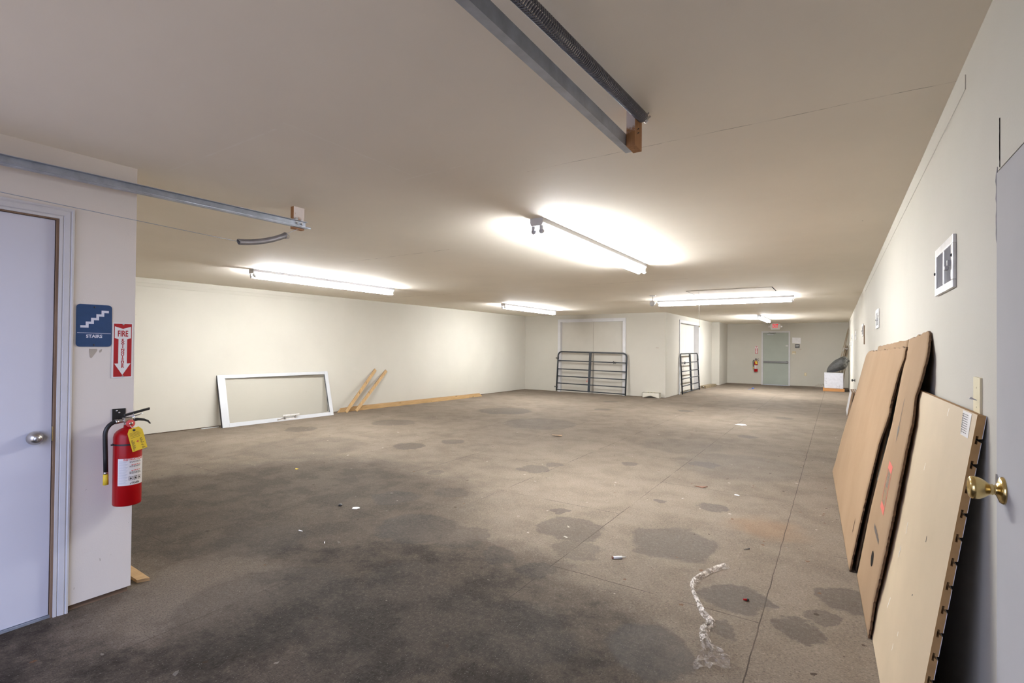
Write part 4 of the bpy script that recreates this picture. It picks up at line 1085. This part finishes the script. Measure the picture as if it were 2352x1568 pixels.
for f in m.bm.faces:
    dn = f.normal.dot(back)
    dep = [v.co.dot(back) for v in f.verts]
    f.material_index = 1 if dn < -0.9 and max(dep) < Vector(pf(0, 0.003, 0)).dot(back) + 0.03 and f.calc_area() > 0.5 else 0
    if dn > 0.9 and f.calc_area() < 0.2 and abs(max(dep) - Vector(pf(0.5, TH, 0.0)).dot(back)) < 0.028 and max(dep) > Vector(pf(0.5, TH - 0.004, PY1 - PY0)).dot(back): f.material_index = 2
m.build('board', [M['mdf'], M['slat_back'], M['lam']], t, recalc=False)
# thin white laminate skin on the slotted side, one strip between each pair of slots
m = MB(); s = SL - 0.0745; hi = SL
while True:
    lo = s + 0.0058 if s > 0.02 else 0.0
    m.hexa([pf(lo, TH + 0.0002, 0), pf(lo, TH + 0.0014, 0), pf(lo, TH + 0.0014, PY1 - PY0), pf(lo, TH + 0.0002, PY1 - PY0), pf(hi, TH + 0.0002, 0), pf(hi, TH + 0.0014, 0), pf(hi, TH + 0.0014, PY1 - PY0), pf(hi, TH + 0.0002, PY1 - PY0)])
    if s <= 0.02: break
    hi = s - 0.0066; s -= 0.0755
m.build('laminate_skin', M['lam'], t)
def ps(s, q): return pf(s, -0.0008, q)
def pz(z): return z / ca
m = MB(); m.quad(ps(1.160, 0.052), ps(1.160, 0.150), ps(1.236, 0.172), ps(1.236, 0.060)); lab = m.build('paper_label', M['label'], t)
m = MB(); pr = random.Random(4)
def lq(u0, u1, v0, v1):
    g = lambda u, v: pf(1.160 + 0.076 * v, -0.0014, (0.052 + 0.008 * v) + u * (0.098 + 0.014 * v))
    m.quad(g(u0, v0), g(u1, v0), g(u1, v1), g(u0, v1))
for r in range(9):
    v = 0.86 - r * 0.092; u = 0.95
    while u > 0.30:
        l = pr.uniform(0.05, 0.13); lq(max(0.28, u - l), u, v, v + 0.035); u -= l + 0.035
for r in range(12): lq(0.80 + 0.02 * (r % 3), 0.97, 0.30 + r * 0.05, 0.325 + r * 0.05)
for r in range(8): lq(0.83, 0.95, 0.03 + r * 0.03, 0.045 + r * 0.03)
m.build('label_print', M['ink'], lab)
m = MB()
def mark(y, z, dy, dz, ln, w):
    a = math.atan2(dz, dy); cs, sn = math.cos(a), math.sin(a); c = (pz(z), y - PY0)
    P = [(-ln / 2, -w / 2), (ln / 2, -w / 4), (ln / 2, w / 2), (-ln / 2, w / 3)]
    m.quad(*[ps(c[0] + u * sn + v * cs, c[1] + u * cs - v * sn) for u, v in P])
for q in ((2.336, 0.738, 0.15, 1, 0.022, 0.010), (2.383, 0.509, -0.9, 0.6, 0.020, 0.006)):
    m = MB(); mark(*q); m.build('dark_scuff', M['ink'], t)
for q in ((2.379, 1.195, -0.2, 1, 0.030, 0.006), (2.60, 0.95, 0, 1, 0.03, 0.006), (2.777, 0.536, -0.3, 1, 0.06, 0.009), (2.72, 0.66, 0.1, 1, 0.05, 0.008), (2.802, 0.293, -0.5, 1, 0.07, 0.009), (2.5, 0.30, 0, 1, 0.02, 0.008), (2.55, 0.22, 0, 1, 0.03, 0.007)):
    m = MB(); mark(*q); m.build('white_scuff', M['sign_white'], t)

# three white planks further along, leaning together
LABS = ('white plank with a brown end, outermost of the three leaning planks', 'white plank in the middle of the three leaning planks', 'white plank closest to the wall among the three leaning planks')
for i, lab in enumerate(LABS):
    x0, x1 = 0.195 + 0.050 * i, 0.275 + 0.038 * i; th = 0.034 - 0.006 * i; y0 = 12.94 + 0.03 * i; y1 = 14.15 - 0.04 * i; zt = 0.50 + 0.006 * i
    bl = Vector((x0, y0, 0)); t = thing('white_plank', lab, 'plank', bl, group='white planks leaning on the right wall')
    m = MB().hexa([(x0, y0, 0), (x0 + th, y0, 0), (x0 + th, y1, 0), (x0, y1, 0), (x1, y0, zt), (x1 + th, y0, zt), (x1 + th, y1, zt), (x1, y1, zt)])
    m.build('core', M['brown_wood'], t, -bl)
    m = MB().hexa([(x0 - 0.003, y0, 0), (x0 - 0.0004, y0, 0), (x0 - 0.0004, y1, 0), (x0 - 0.003, y1, 0), (x1 - 0.003, y0, zt), (x1 - 0.0004, y0, zt), (x1 - 0.0004, y1, zt), (x1 - 0.003, y1, zt)])
    m.build('white_face', M['white_trim'], t, -bl)

# ------------------------------------------------------------------ far right corner
t = thing('wooden_skid', 'orange-brown wooden base board under the white foam box', 'wooden skid', (-0.076, 20.47, 0))
MB().box(-0.310, 0.310, -0.300, -0.262, 0, 0.100, 0.002).build('front_board', M['orange_wood'], t)
MB().box(-0.310, 0.310, 0.262, 0.300, 0, 0.100, 0.002).build('rear_board', M['orange_wood'], t)
for x in (-0.29, 0.0, 0.29): MB().box(x - 0.018, x + 0.018, -0.262, 0.262, 0.0, 0.098).build('cross_board', M['orange_wood'], t)
t = thing('foam_box', 'scuffed white foam box on the orange board in the far right corner', 'box', (-0.074, 20.47, 0.1005))
MB().box(-0.271, 0.271, -0.270, 0.270, 0.0, 0.490, 0.010).build('box_body', M['foam'], t)
MB().box(-0.275, 0.275, -0.274, 0.274, 0.490, 0.520, 0.006).build('lid', M['foam'], t)
M['scuff'] = plain('box_scuffs', (0.22, 0.21, 0.20, 1), 0.9)
m = MB(); pr = random.Random(6)
for i in range(26):
    x = pr.choice([pr.uniform(0.06, 0.25), pr.uniform(-0.26, -0.20)]); z = pr.uniform(0.01, 0.09) if x > 0 else pr.uniform(0.05, 0.45); l = pr.uniform(0.006, 0.022)
    m.quad((x, -0.2712, z), (x + l, -0.2712, z + 0.002), (x + l * 0.8, -0.2712, z + 0.010), (x + 0.002, -0.2712, z + 0.008))
m.build('scuff_mark', M['scuff'], t)
# stuffed bag
m = MB(); pr = random.Random(11)
C = [(-0.285, 0.028, 0.030), (-0.262, 0.085, 0.075), (-0.20, 0.135, 0.125), (-0.12, 0.185, 0.175), (-0.02, 0.235, 0.210), (0.08, 0.285, 0.225), (0.17, 0.325, 0.222), (0.235, 0.350, 0.205), (0.285, 0.372, 0.172), (0.325, 0.392, 0.120), (0.345, 0.400, 0.055)]
rings = []
SG = 28
from mathutils import noise as mnoise
for x, z, r in C:
    ring = []
    for k in range(SG):
        a = 2 * PI * k / SG
        nn = mnoise.noise(Vector((x * 9, math.cos(a) * 2.2, math.sin(a) * 2.2))) * 0.16 + (mnoise.noise(Vector((x * 3, math.cos(a) * 5, math.sin(a) * 5))) * 0.20 if x > 0.15 else 0)
        rr_ = r * (1 + nn)
        yy = math.cos(a) * rr_ * 1.05; zz = z + math.sin(a) * rr_
        if x < 0.15: zz = max(zz, 0.0)
        ring.append(m.bm.verts.new((x, yy, zz)))
    rings.append(ring)
for A, B in zip(rings, rings[1:]):
    for k in range(SG):
        f = m.bm.faces.new((A[k], A[(k + 1) % SG], B[(k + 1) % SG], B[k])); f.smooth = True
m.bm.faces.new(rings[0][::-1]); m.bm.faces.new(rings[-1])
t = thing('stuffed_bag', 'grey stuffed plastic bag slumped on the white foam box', 'bag', (0.0, 20.49, 0.621))
b = m.build('sack', M['bag'], t)
md = b.modifiers.new('smooth', 'SUBSURF'); md.levels = 1; md.render_levels = 2
MB().tube([(0.345, 0.02, 0.40), (0.358, -0.01, 0.43), (0.362, -0.05, 0.42)], [0.03, 0.02, 0.005], 10).build('gathered_end', M['film_tube'], t)
# bundle of poles behind the box
PO = [((-0.115, 21.25, 0.0), (0.350, 21.35, 2.16), 0.017, 'tallest grey wooden pole of the bundle in the far right corner'),
      ((-0.060, 21.36, 0.0), (0.285, 21.42, 1.60), 0.019, 'leftmost shorter pole of the bundle behind the grey bag'),
      ((0.015, 21.30, 0.0), (0.300, 21.40, 1.52), 0.021, 'second shorter pole of the bundle behind the grey bag'),
      ((0.085, 21.34, 0.0), (0.325, 21.44, 1.56), 0.019, 'third shorter pole of the bundle behind the grey bag'),
      ((0.160, 21.28, 0.0), (0.345, 21.40, 1.50), 0.020, 'shorter pole of the bundle nearest the right wall behind the bag'),
      ((-0.02, 21.22, 0.0), (0.345, 21.28, 2.02), 0.013, 'thin tall grey rod beside the tallest pole in the corner')]
for a, b_, r, lab in PO:
    a, b_ = Vector(a), Vector(b_)
    o = MB().tube([(0, 0, 0.0), (b_ - a) * 0.5 + Vector((0.004, 0, 0)), b_ - a], [r, r * 0.97, r * 0.9], 10).build('wooden_pole', M['pole_wood'], None, a)
    tag(o, lab, 'pole', 'poles leaning in the far right corner')
m = MB(); m.tube([(0.262 + 0.060 * math.cos(q), 21.37 + 0.085 * math.sin(q), 1.455 + 0.018 * math.sin(2 * q)) for q in [2 * PI * i / 16 for i in range(16)]], 0.016, 8, closed=True)
m.tube([(0.225, 21.29, 1.45), (0.20, 21.26, 1.40), (0.19, 21.25, 1.36)], [0.014, 0.010, 0.004], 8)
o = m.build('plastic_tie', M['white_plastic']); tag(o, 'white plastic wrap tied round the bundle of poles', 'tie')
# crumpled clear plastic on the floor
m = MB(); pr = random.Random(21); NU, NV = 14, 8; g = []
for j in range(NV + 1):
    row = []
    for i in range(NU + 1):
        u, v = i / NU, j / NV
        row.append(m.bm.verts.new((-0.66 + 0.28 * u + pr.uniform(-.012, .012), 21.72 + 0.26 * v + pr.uniform(-.012, .012), 0.004 + (0.17 * math.sin(PI * v) ** 0.7 * (0.5 + 0.5 * u) * (0.5 + pr.random() * 0.7)) * (1 if 0 < j < NV else 0))))
    g.append(row)
for j in range(NV):
    for i in range(NU): m.bm.faces.new((g[j][i], g[j][i + 1], g[j + 1][i + 1], g[j + 1][i]))
o = m.build('plastic_sheet', M['film']); tag(o, 'crumpled clear plastic on the floor left of the white foam box', 'plastic')

# ------------------------------------------------------------------ by the storeroom
def gate():
    t = thing('farm_gate', '', 'gate', group='dark tube gates')
    Wd, Ht, r = 2.262, 1.235, 0.0215
    c = 0.13
    pts = [(0, 0, 0.0), (0, 0, Ht - c)] + [(c - c * math.cos(a), 0, Ht - c + c * math.sin(a)) for a in [PI / 2 * i / 8 for i in range(1, 9)]]
    pts += [(Wd - p[0], 0, p[2]) for p in pts[::-1]]
    MB().tube(pts, r, 12).build('outer_frame', M['gate'], t)
    for z in (0.953, 0.690, 0.465, 0.243, 0.040):
        MB().tube([(0.012, 0, z), (Wd - 0.012, 0, z)], 0.0168, 10).build('bar', M['gate'], t)
    x = 1.105
    MB().box(x - 0.035, x + 0.035, -0.027, 0.022, 0.018, Ht - 0.004, 0.008).build('brace', M['gate'], t)
    for z in (1.03, 0.125):
        MB().tube([(-0.075, 0.0, z), (0.03, 0.0, z)], 0.009, 8).tube([(-0.062, 0.0, z - 0.022), (-0.062, 0.0, z + 0.022)], 0.012, 8).lathe([(0.0, -0.028), (0.028, -0.028), (0.028, 0.028), (0.0, 0.028)], (0, 0, z), 'z', 12).build('hinge', M['darkmetal'], t)
    m = MB()
    pr = random.Random(1)
    for i in range(12):
        c0 = Vector((Wd - 0.36 + pr.uniform(-0.045, 0.045), -0.026 + pr.uniform(-0.012, 0.004), 0.958 + pr.uniform(-0.035, 0.030)))
        q = Euler((pr.uniform(0, 3), pr.uniform(0, 3), pr.uniform(0, 3))).to_matrix()
        m.tube([c0 + q @ Vector((0.019 * math.cos(a), 0.012 * math.sin(a), 0)) for a in [2 * PI * k / 10 for k in range(10)]], 0.0042, 5, closed=True)
    m.build('latch_chain', M['darkmetal'], t)
    m = MB()
    for i in range(9):
        c0 = Vector((Wd - 0.085 + 0.006 * i, -0.006, 1.10 - 0.026 * i)); q = Euler((PI / 2 * (i % 2), 0.3, 0.4)).to_matrix()
        m.tube([c0 + q @ Vector((0.012 * math.cos(a), 0, 0.017 * math.sin(a))) for a in [2 * PI * k / 10 for k in range(10)]], 0.0034, 5, closed=True)
    m.build('bright_chain', M['bolt'], t)
    return t
g1 = gate(); g1.location = (-7.428, 14.105, 0.040); g1.rotation_euler = (-0.066, 0.0105, 0.0)
g1['label'] = 'dark tube farm gate leaning across the wide front double doorway'
m = MB(); m.tube([(1.075, -0.030, 0.455), (1.060, -0.034, 0.40), (1.052, -0.034, 0.36)], 0.003, 5).box(1.035, 1.056, -0.036, -0.032, 0.325, 0.365); m.build('red_tag', M['red_ink'], g1)
g2 = thing('farm_gate', 'dark tube farm gate leaning across the side doorway of the storeroom', 'gate', group='dark tube gates')
for ch in list(g1.children):
    if ch.name.startswith('red_tag'): continue
    c = ch.copy(); COL.objects.link(c); c.parent = g2
g2.scale = (-1, 1, 1); g2.location = (-3.935, 17.93, 0.008); g2.rotation_euler = (-0.056, 0.0, PI / 2)

t = thing('air_deflector', 'low cream metal air deflector at the foot of the storeroom corner', 'deflector', (-4.415, YB, 0.0))
def df(u, v, q): return (u, q, v)
o = [(-0.240, 0.150), (0.240, 0.150), (0.240, 0.003), (0.190, 0.003), (0.0, 0.064), (-0.222, 0.003), (-0.240, 0.003)]
m = MB(); m.prism(o, df, -0.150, -0.142); m.box(-0.240, 0.240, -0.150, -0.002, 0.142, 0.150); m.box(-0.240, -0.234, -0.150, -0.002, 0.003, 0.150); m.box(0.234, 0.240, -0.150, -0.002, 0.003, 0.150)
CM = plain('cream_metal', (0.62, 0.585, 0.50, 1), 0.5, 0, 0.03)
m.build('hood', CM, t)
MB().prism([(-0.222, 0.003), (0.0, 0.064), (0.0, 0.078), (-0.222, 0.017)], df, -0.156, -0.150).build('folded_edge', CM, t)
MB().prism([(0.190, 0.003), (0.190, 0.017), (0.0, 0.078), (0.0, 0.064)], df, -0.156, -0.150).build('folded_edge', CM, t)
for x in (-0.085, 0.0, 0.085): MB().box(x - 0.006, x + 0.006, -0.152, -0.10, 0.150, 0.166).build('tab', M['ivory'], t)
t = thing('carton_tube', 'long tan carton with a hole in its end lying beyond the side gate', 'carton', (-3.92, 19.3, 0))
m = MB().box(-0.100, 0.100, -0.70, 0.70, 0.0, 0.090, 0.004); m.build('carton_body', M['carton'], t, None, (0, 0, -0.06))
m = MB().lathe([(0.0, 0.0), (0.026, 0.0)], (0.012, -0.7012, 0.045), 'y', 16); m.build('end_hole', M['dark_gap'], t, None, (0, 0, -0.06))
m = MB().lathe([(0, -0.008), (0.013, -0.006), (0.010, 0.0)], (0.022, -0.703, 0.058), 'y', 10); m.build('white_plug', M['white_plastic'], t, None, (0, 0, -0.06))
o = MB().prism([(-0.040, -0.005), (0.042, -0.009), (0.044, -0.002), (-0.038, 0.004)], lambda u, v, q: (u, q, v), -0.004, 0.0).build('wall_gouge', M['brown_wood'], None, (-4.285, YB, 1.425))
tag(o, 'short brown gouge in the storeroom wall above the air deflector', 'wall mark')
o = MB().prism([(-0.040, -0.004), (0.042, -0.006), (0.044, 0.004), (-0.038, 0.004)], lambda u, v, q: (u, q, v), -0.004, 0.0).build('wall_gouge', M['brown_wood'], None, (-1.165, YF, 1.415))
tag(o, 'short brown scratch under the black EXIT placard', 'wall mark')

# ------------------------------------------------------------------ along the left wall
BL = Vector((-8.672, 4.474, 0.0)); ex = Vector((0.061, 0.998, 0)).normalized(); up = Vector((-0.238, 0.0, 0.879)).normalized()
up = (up - ex * up.dot(ex)).normalized(); nz_ = ex.cross(up).normalized()      # nz_ points out into the room
t = thing('aluminum_sash', 'white aluminum window sash leaning on the left wall', 'window frame', BL)
t.rotation_euler = Matrix((ex, up, nz_)).transposed().to_euler()
SW, SH, DP = 2.128, 0.908, 0.045
lo, ro, to, bo = 0.108, 0.074, 0.058, 0.070
m = MB().box(0, lo, 0, SH, -DP, 0, 0.003); m.build('left_stile', M['alu'], t)
MB().box(SW - ro, SW, 0, SH, -DP, 0, 0.003).build('right_stile', M['alu'], t)
MB().box(lo, SW - ro, SH - to, SH, -DP, -0.0006, 0.003).build('top_rail', M['alu'], t)
MB().box(lo, SW - ro, 0, bo, -DP, -0.0006, 0.003).build('bottom_rail', M['alu'], t)
MB().box(lo, lo + 0.016, bo, SH - to, -DP + 0.006, -0.007).build('glazing_bead', M['alu'], t)
MB().box(-0.004, 0.0, 0, SH, -DP, -0.004).box(0, SW, -0.0035, 0.0, -DP, -0.004).build('dark_gasket', M['alu_dark'], t)
MB().box(lo + 0.004, SW - ro, bo, SH - to, -0.028, -0.024).build('glass_pane', M['glass'], t)
h = MB().box(1.03, 1.36, 0.076, 0.104, 0.050, 0.066, 0.004)
h.tube([(1.09, 0.086, 0.052), (1.09, 0.055, 0.020), (1.09, 0.040, 0.0)], [0.013, 0.017, 0.014], 10).tube([(1.30, 0.086, 0.052), (1.30, 0.055, 0.020), (1.30, 0.040, 0.0)], [0.013, 0.017, 0.014], 10)
h.box(0.95, 1.32, 0.022, 0.052, 0.0, 0.006)
h.build('pull_handle', M['handle'], t)
MB().tube([(0.955, 0.030, 0.004), (0.975, 0.042, 0.026), (1.04, 0.052, 0.028)], 0.008, 8).build('latch', M['handle'], t)
MB().tube([(SW - ro - 0.012, 0.40, -0.012), (SW - ro - 0.055, 0.09, -0.004)], 0.005, 6).build('stay_arm', M['darkmetal'], t)
MB().tube([(SW - ro - 0.010, SH - to - 0.02, -0.012), (SW - ro - 0.010, 0.085, -0.012)], 0.0045, 6).build('stay_rod', M['darkmetal'], t)
MB().box(0.075, 0.092, SH - 0.150, SH - 0.085, 0.0004, 0.0016).build('sticker', M['label_grey'], t)

def plank(name, a, b, w, th, mat, lab, cat, group=None, out=(1, 0, 0.25), rounded=False):
    a, b = Vector(a), Vector(b)
    m = MB(); m.bar((0, 0, 0), b - a, w, th, out)
    o = m.build(name, mat, None, a); tag(o, lab, cat, group); return o
plank('wood_lath', (-8.612, 6.95, 0.014), (-8.820, 7.93, 0.862), 0.066, 0.018, M['pine_z'], 'left of the two slanted pine laths leaning on the left wall', 'lath', 'slanted laths')
plank('wood_lath', (-8.606, 7.21, 0.014), (-8.812, 8.25, 0.828), 0.066, 0.018, M['pine_z'], 'right of the two slanted pine laths leaning on the left wall', 'lath', 'slanted laths')
def timber(a, b, h, th, cut0, cut1, lab):
    a, b = Vector(a), Vector(b); d = (b - a); L = d.length; dn = d.normalized(); sd = Vector((-dn.y, dn.x, 0))
    m = MB(); m.prism([(0, 0), (L - cut1, 0), (L, h), (cut0, h)], lambda u, v, q: tuple(dn * u + sd * q + Vector((0, 0, v))), 0, th)
    o = m.build('timber', M['pine_y'], None, a); tag(o, lab, 'timber', 'timbers on the floor by the left wall'); return o
timber((-8.755, 6.87, 0), (-8.435, 10.93, 0), 0.089, 0.038, 0.08, 0.02, 'front long pine timber on edge on the floor under the slanted laths')
timber((-8.790, 7.3, 0), (-8.455, 11.42, 0), 0.090, 0.036, 0.0, -0.12, 'rear longer pine timber with a pointed end by the left wall')
o = MB().box(-0.012, 0.012, -0.14, 0.14, 0, 0.010).build('metal_strip', M['alu'], None, (-8.845, 4.355, 0.0), (0, 0, -0.01))
tag(o, 'thin white metal strip on the floor left of the window sash', 'strip')

# ------------------------------------------------------------------ small litter on the floor
o = MB().hexa([(-0.20, -0.030, 0), (0.09, -0.030, 0), (0.115, 0.026, 0), (-0.20, 0.030, 0), (-0.20, -0.030, 0.018), (0.09, -0.030, 0.018), (0.115, 0.026, 0.018), (-0.20, 0.030, 0.018)]).build('wood_offcut', M['pine_y'], None, (-3.560, 1.340, 0.001), (0, 0, -0.02))
tag(o, 'pine offcut on the floor poking out behind the partition end', 'wood scrap')
# plastic strip: a gathered rope of film ending in a loose crinkled bag
RP = [(-0.600, 3.52), (-0.637, 3.465), (-0.682, 3.359), (-0.718, 3.227), (-0.716, 3.127), (-0.695, 3.045), (-0.655, 2.96), (-0.620, 2.885), (-0.585, 2.82), (-0.548, 2.775), (-0.538, 2.735), (-0.556, 2.69), (-0.543, 2.61), (-0.520, 2.545)]
bl = Vector((-0.55, 2.9, 0)); t = thing('plastic_wrapper', 'long twisted strip of clear plastic film on the floor at lower right', 'plastic', bl)
m = MB(); pr = random.Random(30)
fine = []
for (x0, y0), (x1, y1) in zip(RP, RP[1:]):
    for i in range(5): fine.append((x0 + (x1 - x0) * i / 5, y0 + (y1 - y0) * i / 5))
wid = [0.034 if i < 6 else (0.012 if 20 < i < 36 else 0.024) for i in range(len(fine))]
wid = [sum(wid[max(0, i - 3):i + 4]) / len(wid[max(0, i - 3):i + 4]) for i in range(len(wid))]
rows = []
for i, (x, y) in enumerate(fine):
    a = Vector(fine[max(0, i - 1)]); b = Vector(fine[min(len(fine) - 1, i + 1)]); d = (b - a).normalized(); sd = Vector((-d.y, d.x))
    rr_ = []
    for k in range(9):
        s = (k / 8 - 0.5) * 2; w = wid[i] * (1 + pr.uniform(-0.06, 0.06))
        rr_.append(m.bm.verts.new((x + sd.x * s * w - bl.x, y + sd.y * s * w - bl.y, 0.003 + (1 - s * s) * 0.015 * (0.7 + 0.5 * pr.random()) + pr.uniform(0, 0.0025))))
    rows.append(rr_)
for A, B in zip(rows, rows[1:]):
    for k in range(8): m.bm.faces.new((A[k], A[k + 1], B[k + 1], B[k]))
m.build('gathered_film', M['film_tube'], t)
m = MB(); g = []; NU, NV = 12, 16
for j in range(NV + 1):
    v = j / NV; row = []
    cx_ = -0.520 + 0.085 * v + 0.02 * math.sin(v * 5); cy_ = 2.545 - 0.185 * v; hw = 0.028 + 0.055 * min(1, v * 1.6)
    for i in range(NU + 1):
        u = i / NU - 0.5
        row.append(m.bm.verts.new((cx_ + 2 * u * hw * 0.85 - bl.x + pr.uniform(-.0015, .0015), cy_ + 2 * u * hw * 0.55 - bl.y + pr.uniform(-.0015, .0015), 0.003 + abs(mnoise.noise(Vector((i * .25, j * .22, 0)))) * 0.05)))
    g.append(row)
for j in range(NV):
    for i in range(NU): m.bm.faces.new((g[j][i], g[j][i + 1], g[j + 1][i + 1], g[j + 1][i]))
m.build('loose_film', M['film'], t)

def flake(name, loc, pts, mat, lab, cat, th=0.002, group=None, curl=0.0):
    m = MB(); n = len(pts)
    m.prism(pts, lambda u, v, q: (u, v, q + curl * (u * u + v * v) * 100), 0.0005, 0.0005 + th)
    o = m.build(name, mat, None, loc); tag(o, lab, cat, group); return o
def blob(n, rx, ry, seed, rot=0.0):
    pr = random.Random(seed); o = []
    for i in range(n):
        a = 2 * PI * i / n; k = pr.uniform(0.65, 1.15); x, y = rx * k * math.cos(a), ry * k * math.sin(a)
        o.append((x * math.cos(rot) - y * math.sin(rot), x * math.sin(rot) + y * math.cos(rot)))
    return o
flake('cardboard_scrap', (-3.71, 7.10, 0), [(-0.075, -0.05), (0.07, 0.0), (0.065, 0.035), (0.0, 0.055), (-0.07, 0.01)], plain('tan_card_scrap', (0.46, 0.30, 0.18, 1), 0.8), 'torn tan cardboard scrap on the floor in the middle of the room', 'cardboard scrap', 0.006, None, 0.03)
flake('white_scrap', (-1.49, 10.2, 0), blob(14, 0.11, 0.10, 3, 0.5), M['paper'], 'white paper scrap on the floor near the far end of the room', 'paper scrap', 0.003)
flake('white_scrap', (-3.509, 2.949, 0), blob(12, 0.036, 0.026, 5, 0.5), M['paper'], 'pale scrap on the dark floor beside the small dark lump', 'paper scrap', 0.003)
flake('white_scrap', (-0.808, 5.284, 0), blob(8, 0.028, 0.015, 6, -0.4), M['paper'], 'small white scrap on the floor right of the dry red leaf', 'paper scrap', 0.004)
flake('white_scrap', (-3.426, 2.357, 0), [(-0.022, -0.004), (0.022, 0.0), (0.021, 0.005), (-0.018, 0.004)], M['paper'], 'thin white sliver on the dark floor at left, farther one', 'paper scrap', 0.003)
flake('white_scrap', (-3.080, 2.315, 0), [(-0.015, 0.008), (-0.010, 0.010), (0.014, -0.010), (0.010, -0.012)], M['paper'], 'thin white sliver on the dark floor at left, nearer one', 'paper scrap', 0.003)
flake('yellow_scrap', (-5.165, 3.491, 0), blob(7, 0.024, 0.016, 8), M['yellow'], 'tiny yellow scrap on the floor at the end of a floor joint', 'paper scrap', 0.006)
m = MB().lathe([(0, 0.016), (0.012, 0.014), (0.018, 0.006), (0.015, 0.0)], (0, 0, 0.001), 'z', 8); o = m.build('dark_lump', M['darkmetal'], None, (-3.676, 2.921, 0)); tag(o, 'small dark lump on the floor beside a pale scrap', 'debris')
t = thing('nozzle_tip', 'small white plastic nozzle cap lying on the dark stain', 'plastic cap', (-1.224, 3.248, 0.0), (0, 0, 0.68))
MB().tube([(-0.044, 0, 0.0087), (0.018, 0, 0.0087), (0.022, 0, 0.0087), (0.044, 0, 0.0087)], [0.0085, 0.0085, 0.0045, 0.0035], 12).build('cap_body', M['white_plastic'], t)
MB().tube([(-0.050, 0, 0.0087), (-0.040, 0, 0.0087)], 0.0087, 10).build('cap_ring', M['leaf'], t)
t = thing('loose_screw', 'loose dark screw on the floor by the rusty patch', 'screw', (-0.529, 3.899, 0.0), (0, 0, 0.9))
MB().tube([(-0.024, 0, 0.005), (0.018, 0, 0.005)], [0.0015, 0.0028], 8).build('shank', M['darkmetal'], t)
MB().tube([(0.018, 0, 0.005), (0.023, 0, 0.005)], [0.004, 0.0055], 10).build('head', M['darkmetal'], t)
t = thing('wire_connector', 'tiny red and black cap on the floor right of the plastic strip', 'debris', (-0.426, 3.112, 0.0), (0, 0, 0.4))
MB().tube([(-0.014, 0, 0.006), (0.006, 0, 0.006)], [0.004, 0.0065], 8).build('red_end', M['red'], t)
MB().tube([(0.006, 0, 0.006), (0.016, 0, 0.006)], 0.0068, 8).build('black_end', M['black'], t)
flake('dry_leaf', (-1.158, 5.37, 0), [(-0.060, -0.020), (-0.02, -0.004), (0.02, -0.010), (0.060, 0.030), (0.03, 0.022), (0.0, 0.016), (-0.03, 0.006)], M['leaf'], 'dry reddish-brown leaf on the floor in the middle distance', 'leaf', 0.004, None, 0.02)
m = MB().prism([(-0.10, -0.10), (-0.06, -0.13), (0.02, 0.10), (-0.01, 0.12)], lambda u, v, q: (u, v, q), 0.001, 0.004); m.prism([(0.0, 0.10), (0.05, 0.12), (0.06, 0.24), (0.02, 0.26)], lambda u, v, q: (u, v, q + 0.01), 0.001, 0.03)
o = m.build('blue_tape', M['tape_blue'], None, (-2.50, 19.35, 0.0)); tag(o, 'crumpled strip of blue tape on the floor before the exit door', 'tape')

# ------------------------------------------------------------------ daylight through the open doorway, camera
wd = bpy.data.worlds.new('overcast_sky'); SC.world = wd; wd.use_nodes = True
wd.node_tree.nodes['Background'].inputs[0].default_value = (0.60, 0.68, 1.0, 1)
wd.node_tree.nodes['Background'].inputs[1].default_value = 4.4
pl = bpy.data.lights.new('doorway_portal', 'AREA'); pl.shape = 'RECTANGLE'; pl.size = 2.48; pl.size_y = 2.15; pl.cycles.is_portal = True
po_ = bpy.data.objects.new('doorway_portal', pl); COL.objects.link(po_); po_.location = (-1.98, YBK - 0.02, 1.075); po_.rotation_euler = (PI / 2, 0, 0)

f, pitch, roll, yaw = 1153.14456, 0.00987, 0.00931, 0.57378
fw = Vector((-math.sin(yaw) * math.cos(pitch), math.cos(yaw) * math.cos(pitch), math.sin(pitch)))
r0 = Vector((math.cos(yaw), math.sin(yaw), 0)); u0 = r0.cross(fw)
rv = r0 * math.cos(roll) + u0 * math.sin(roll); uv = u0 * math.cos(roll) - r0 * math.sin(roll)
cd = bpy.data.cameras.new('camera'); cam = bpy.data.objects.new('camera', cd); COL.objects.link(cam)
cd.sensor_width = 36.0; cd.sensor_fit = 'HORIZONTAL'; cd.lens = f / 2352 * 36.0; cd.clip_start = 0.02; cd.clip_end = 100
cam.matrix_world = Matrix(((rv.x, uv.x, -fw.x, 0), (rv.y, uv.y, -fw.y, 0), (rv.z, uv.z, -fw.z, CAMZ), (0, 0, 0, 1)))
SC.camera = cam

SC.view_settings.view_transform = 'Standard'; SC.view_settings.look = 'None'; SC.view_settings.gamma = 1.0; SC.view_settings.use_curve_mapping = False
SC.view_settings.exposure = 0.14
SC.cycles.max_bounces = 8; SC.cycles.diffuse_bounces = 6; SC.cycles.glossy_bounces = 3; SC.cycles.transparent_max_bounces = 8
SC.cycles.caustics_reflective = False; SC.cycles.caustics_refractive = False
SC.cycles.sample_clamp_indirect = 6.0
SC.cycles.use_denoising = True
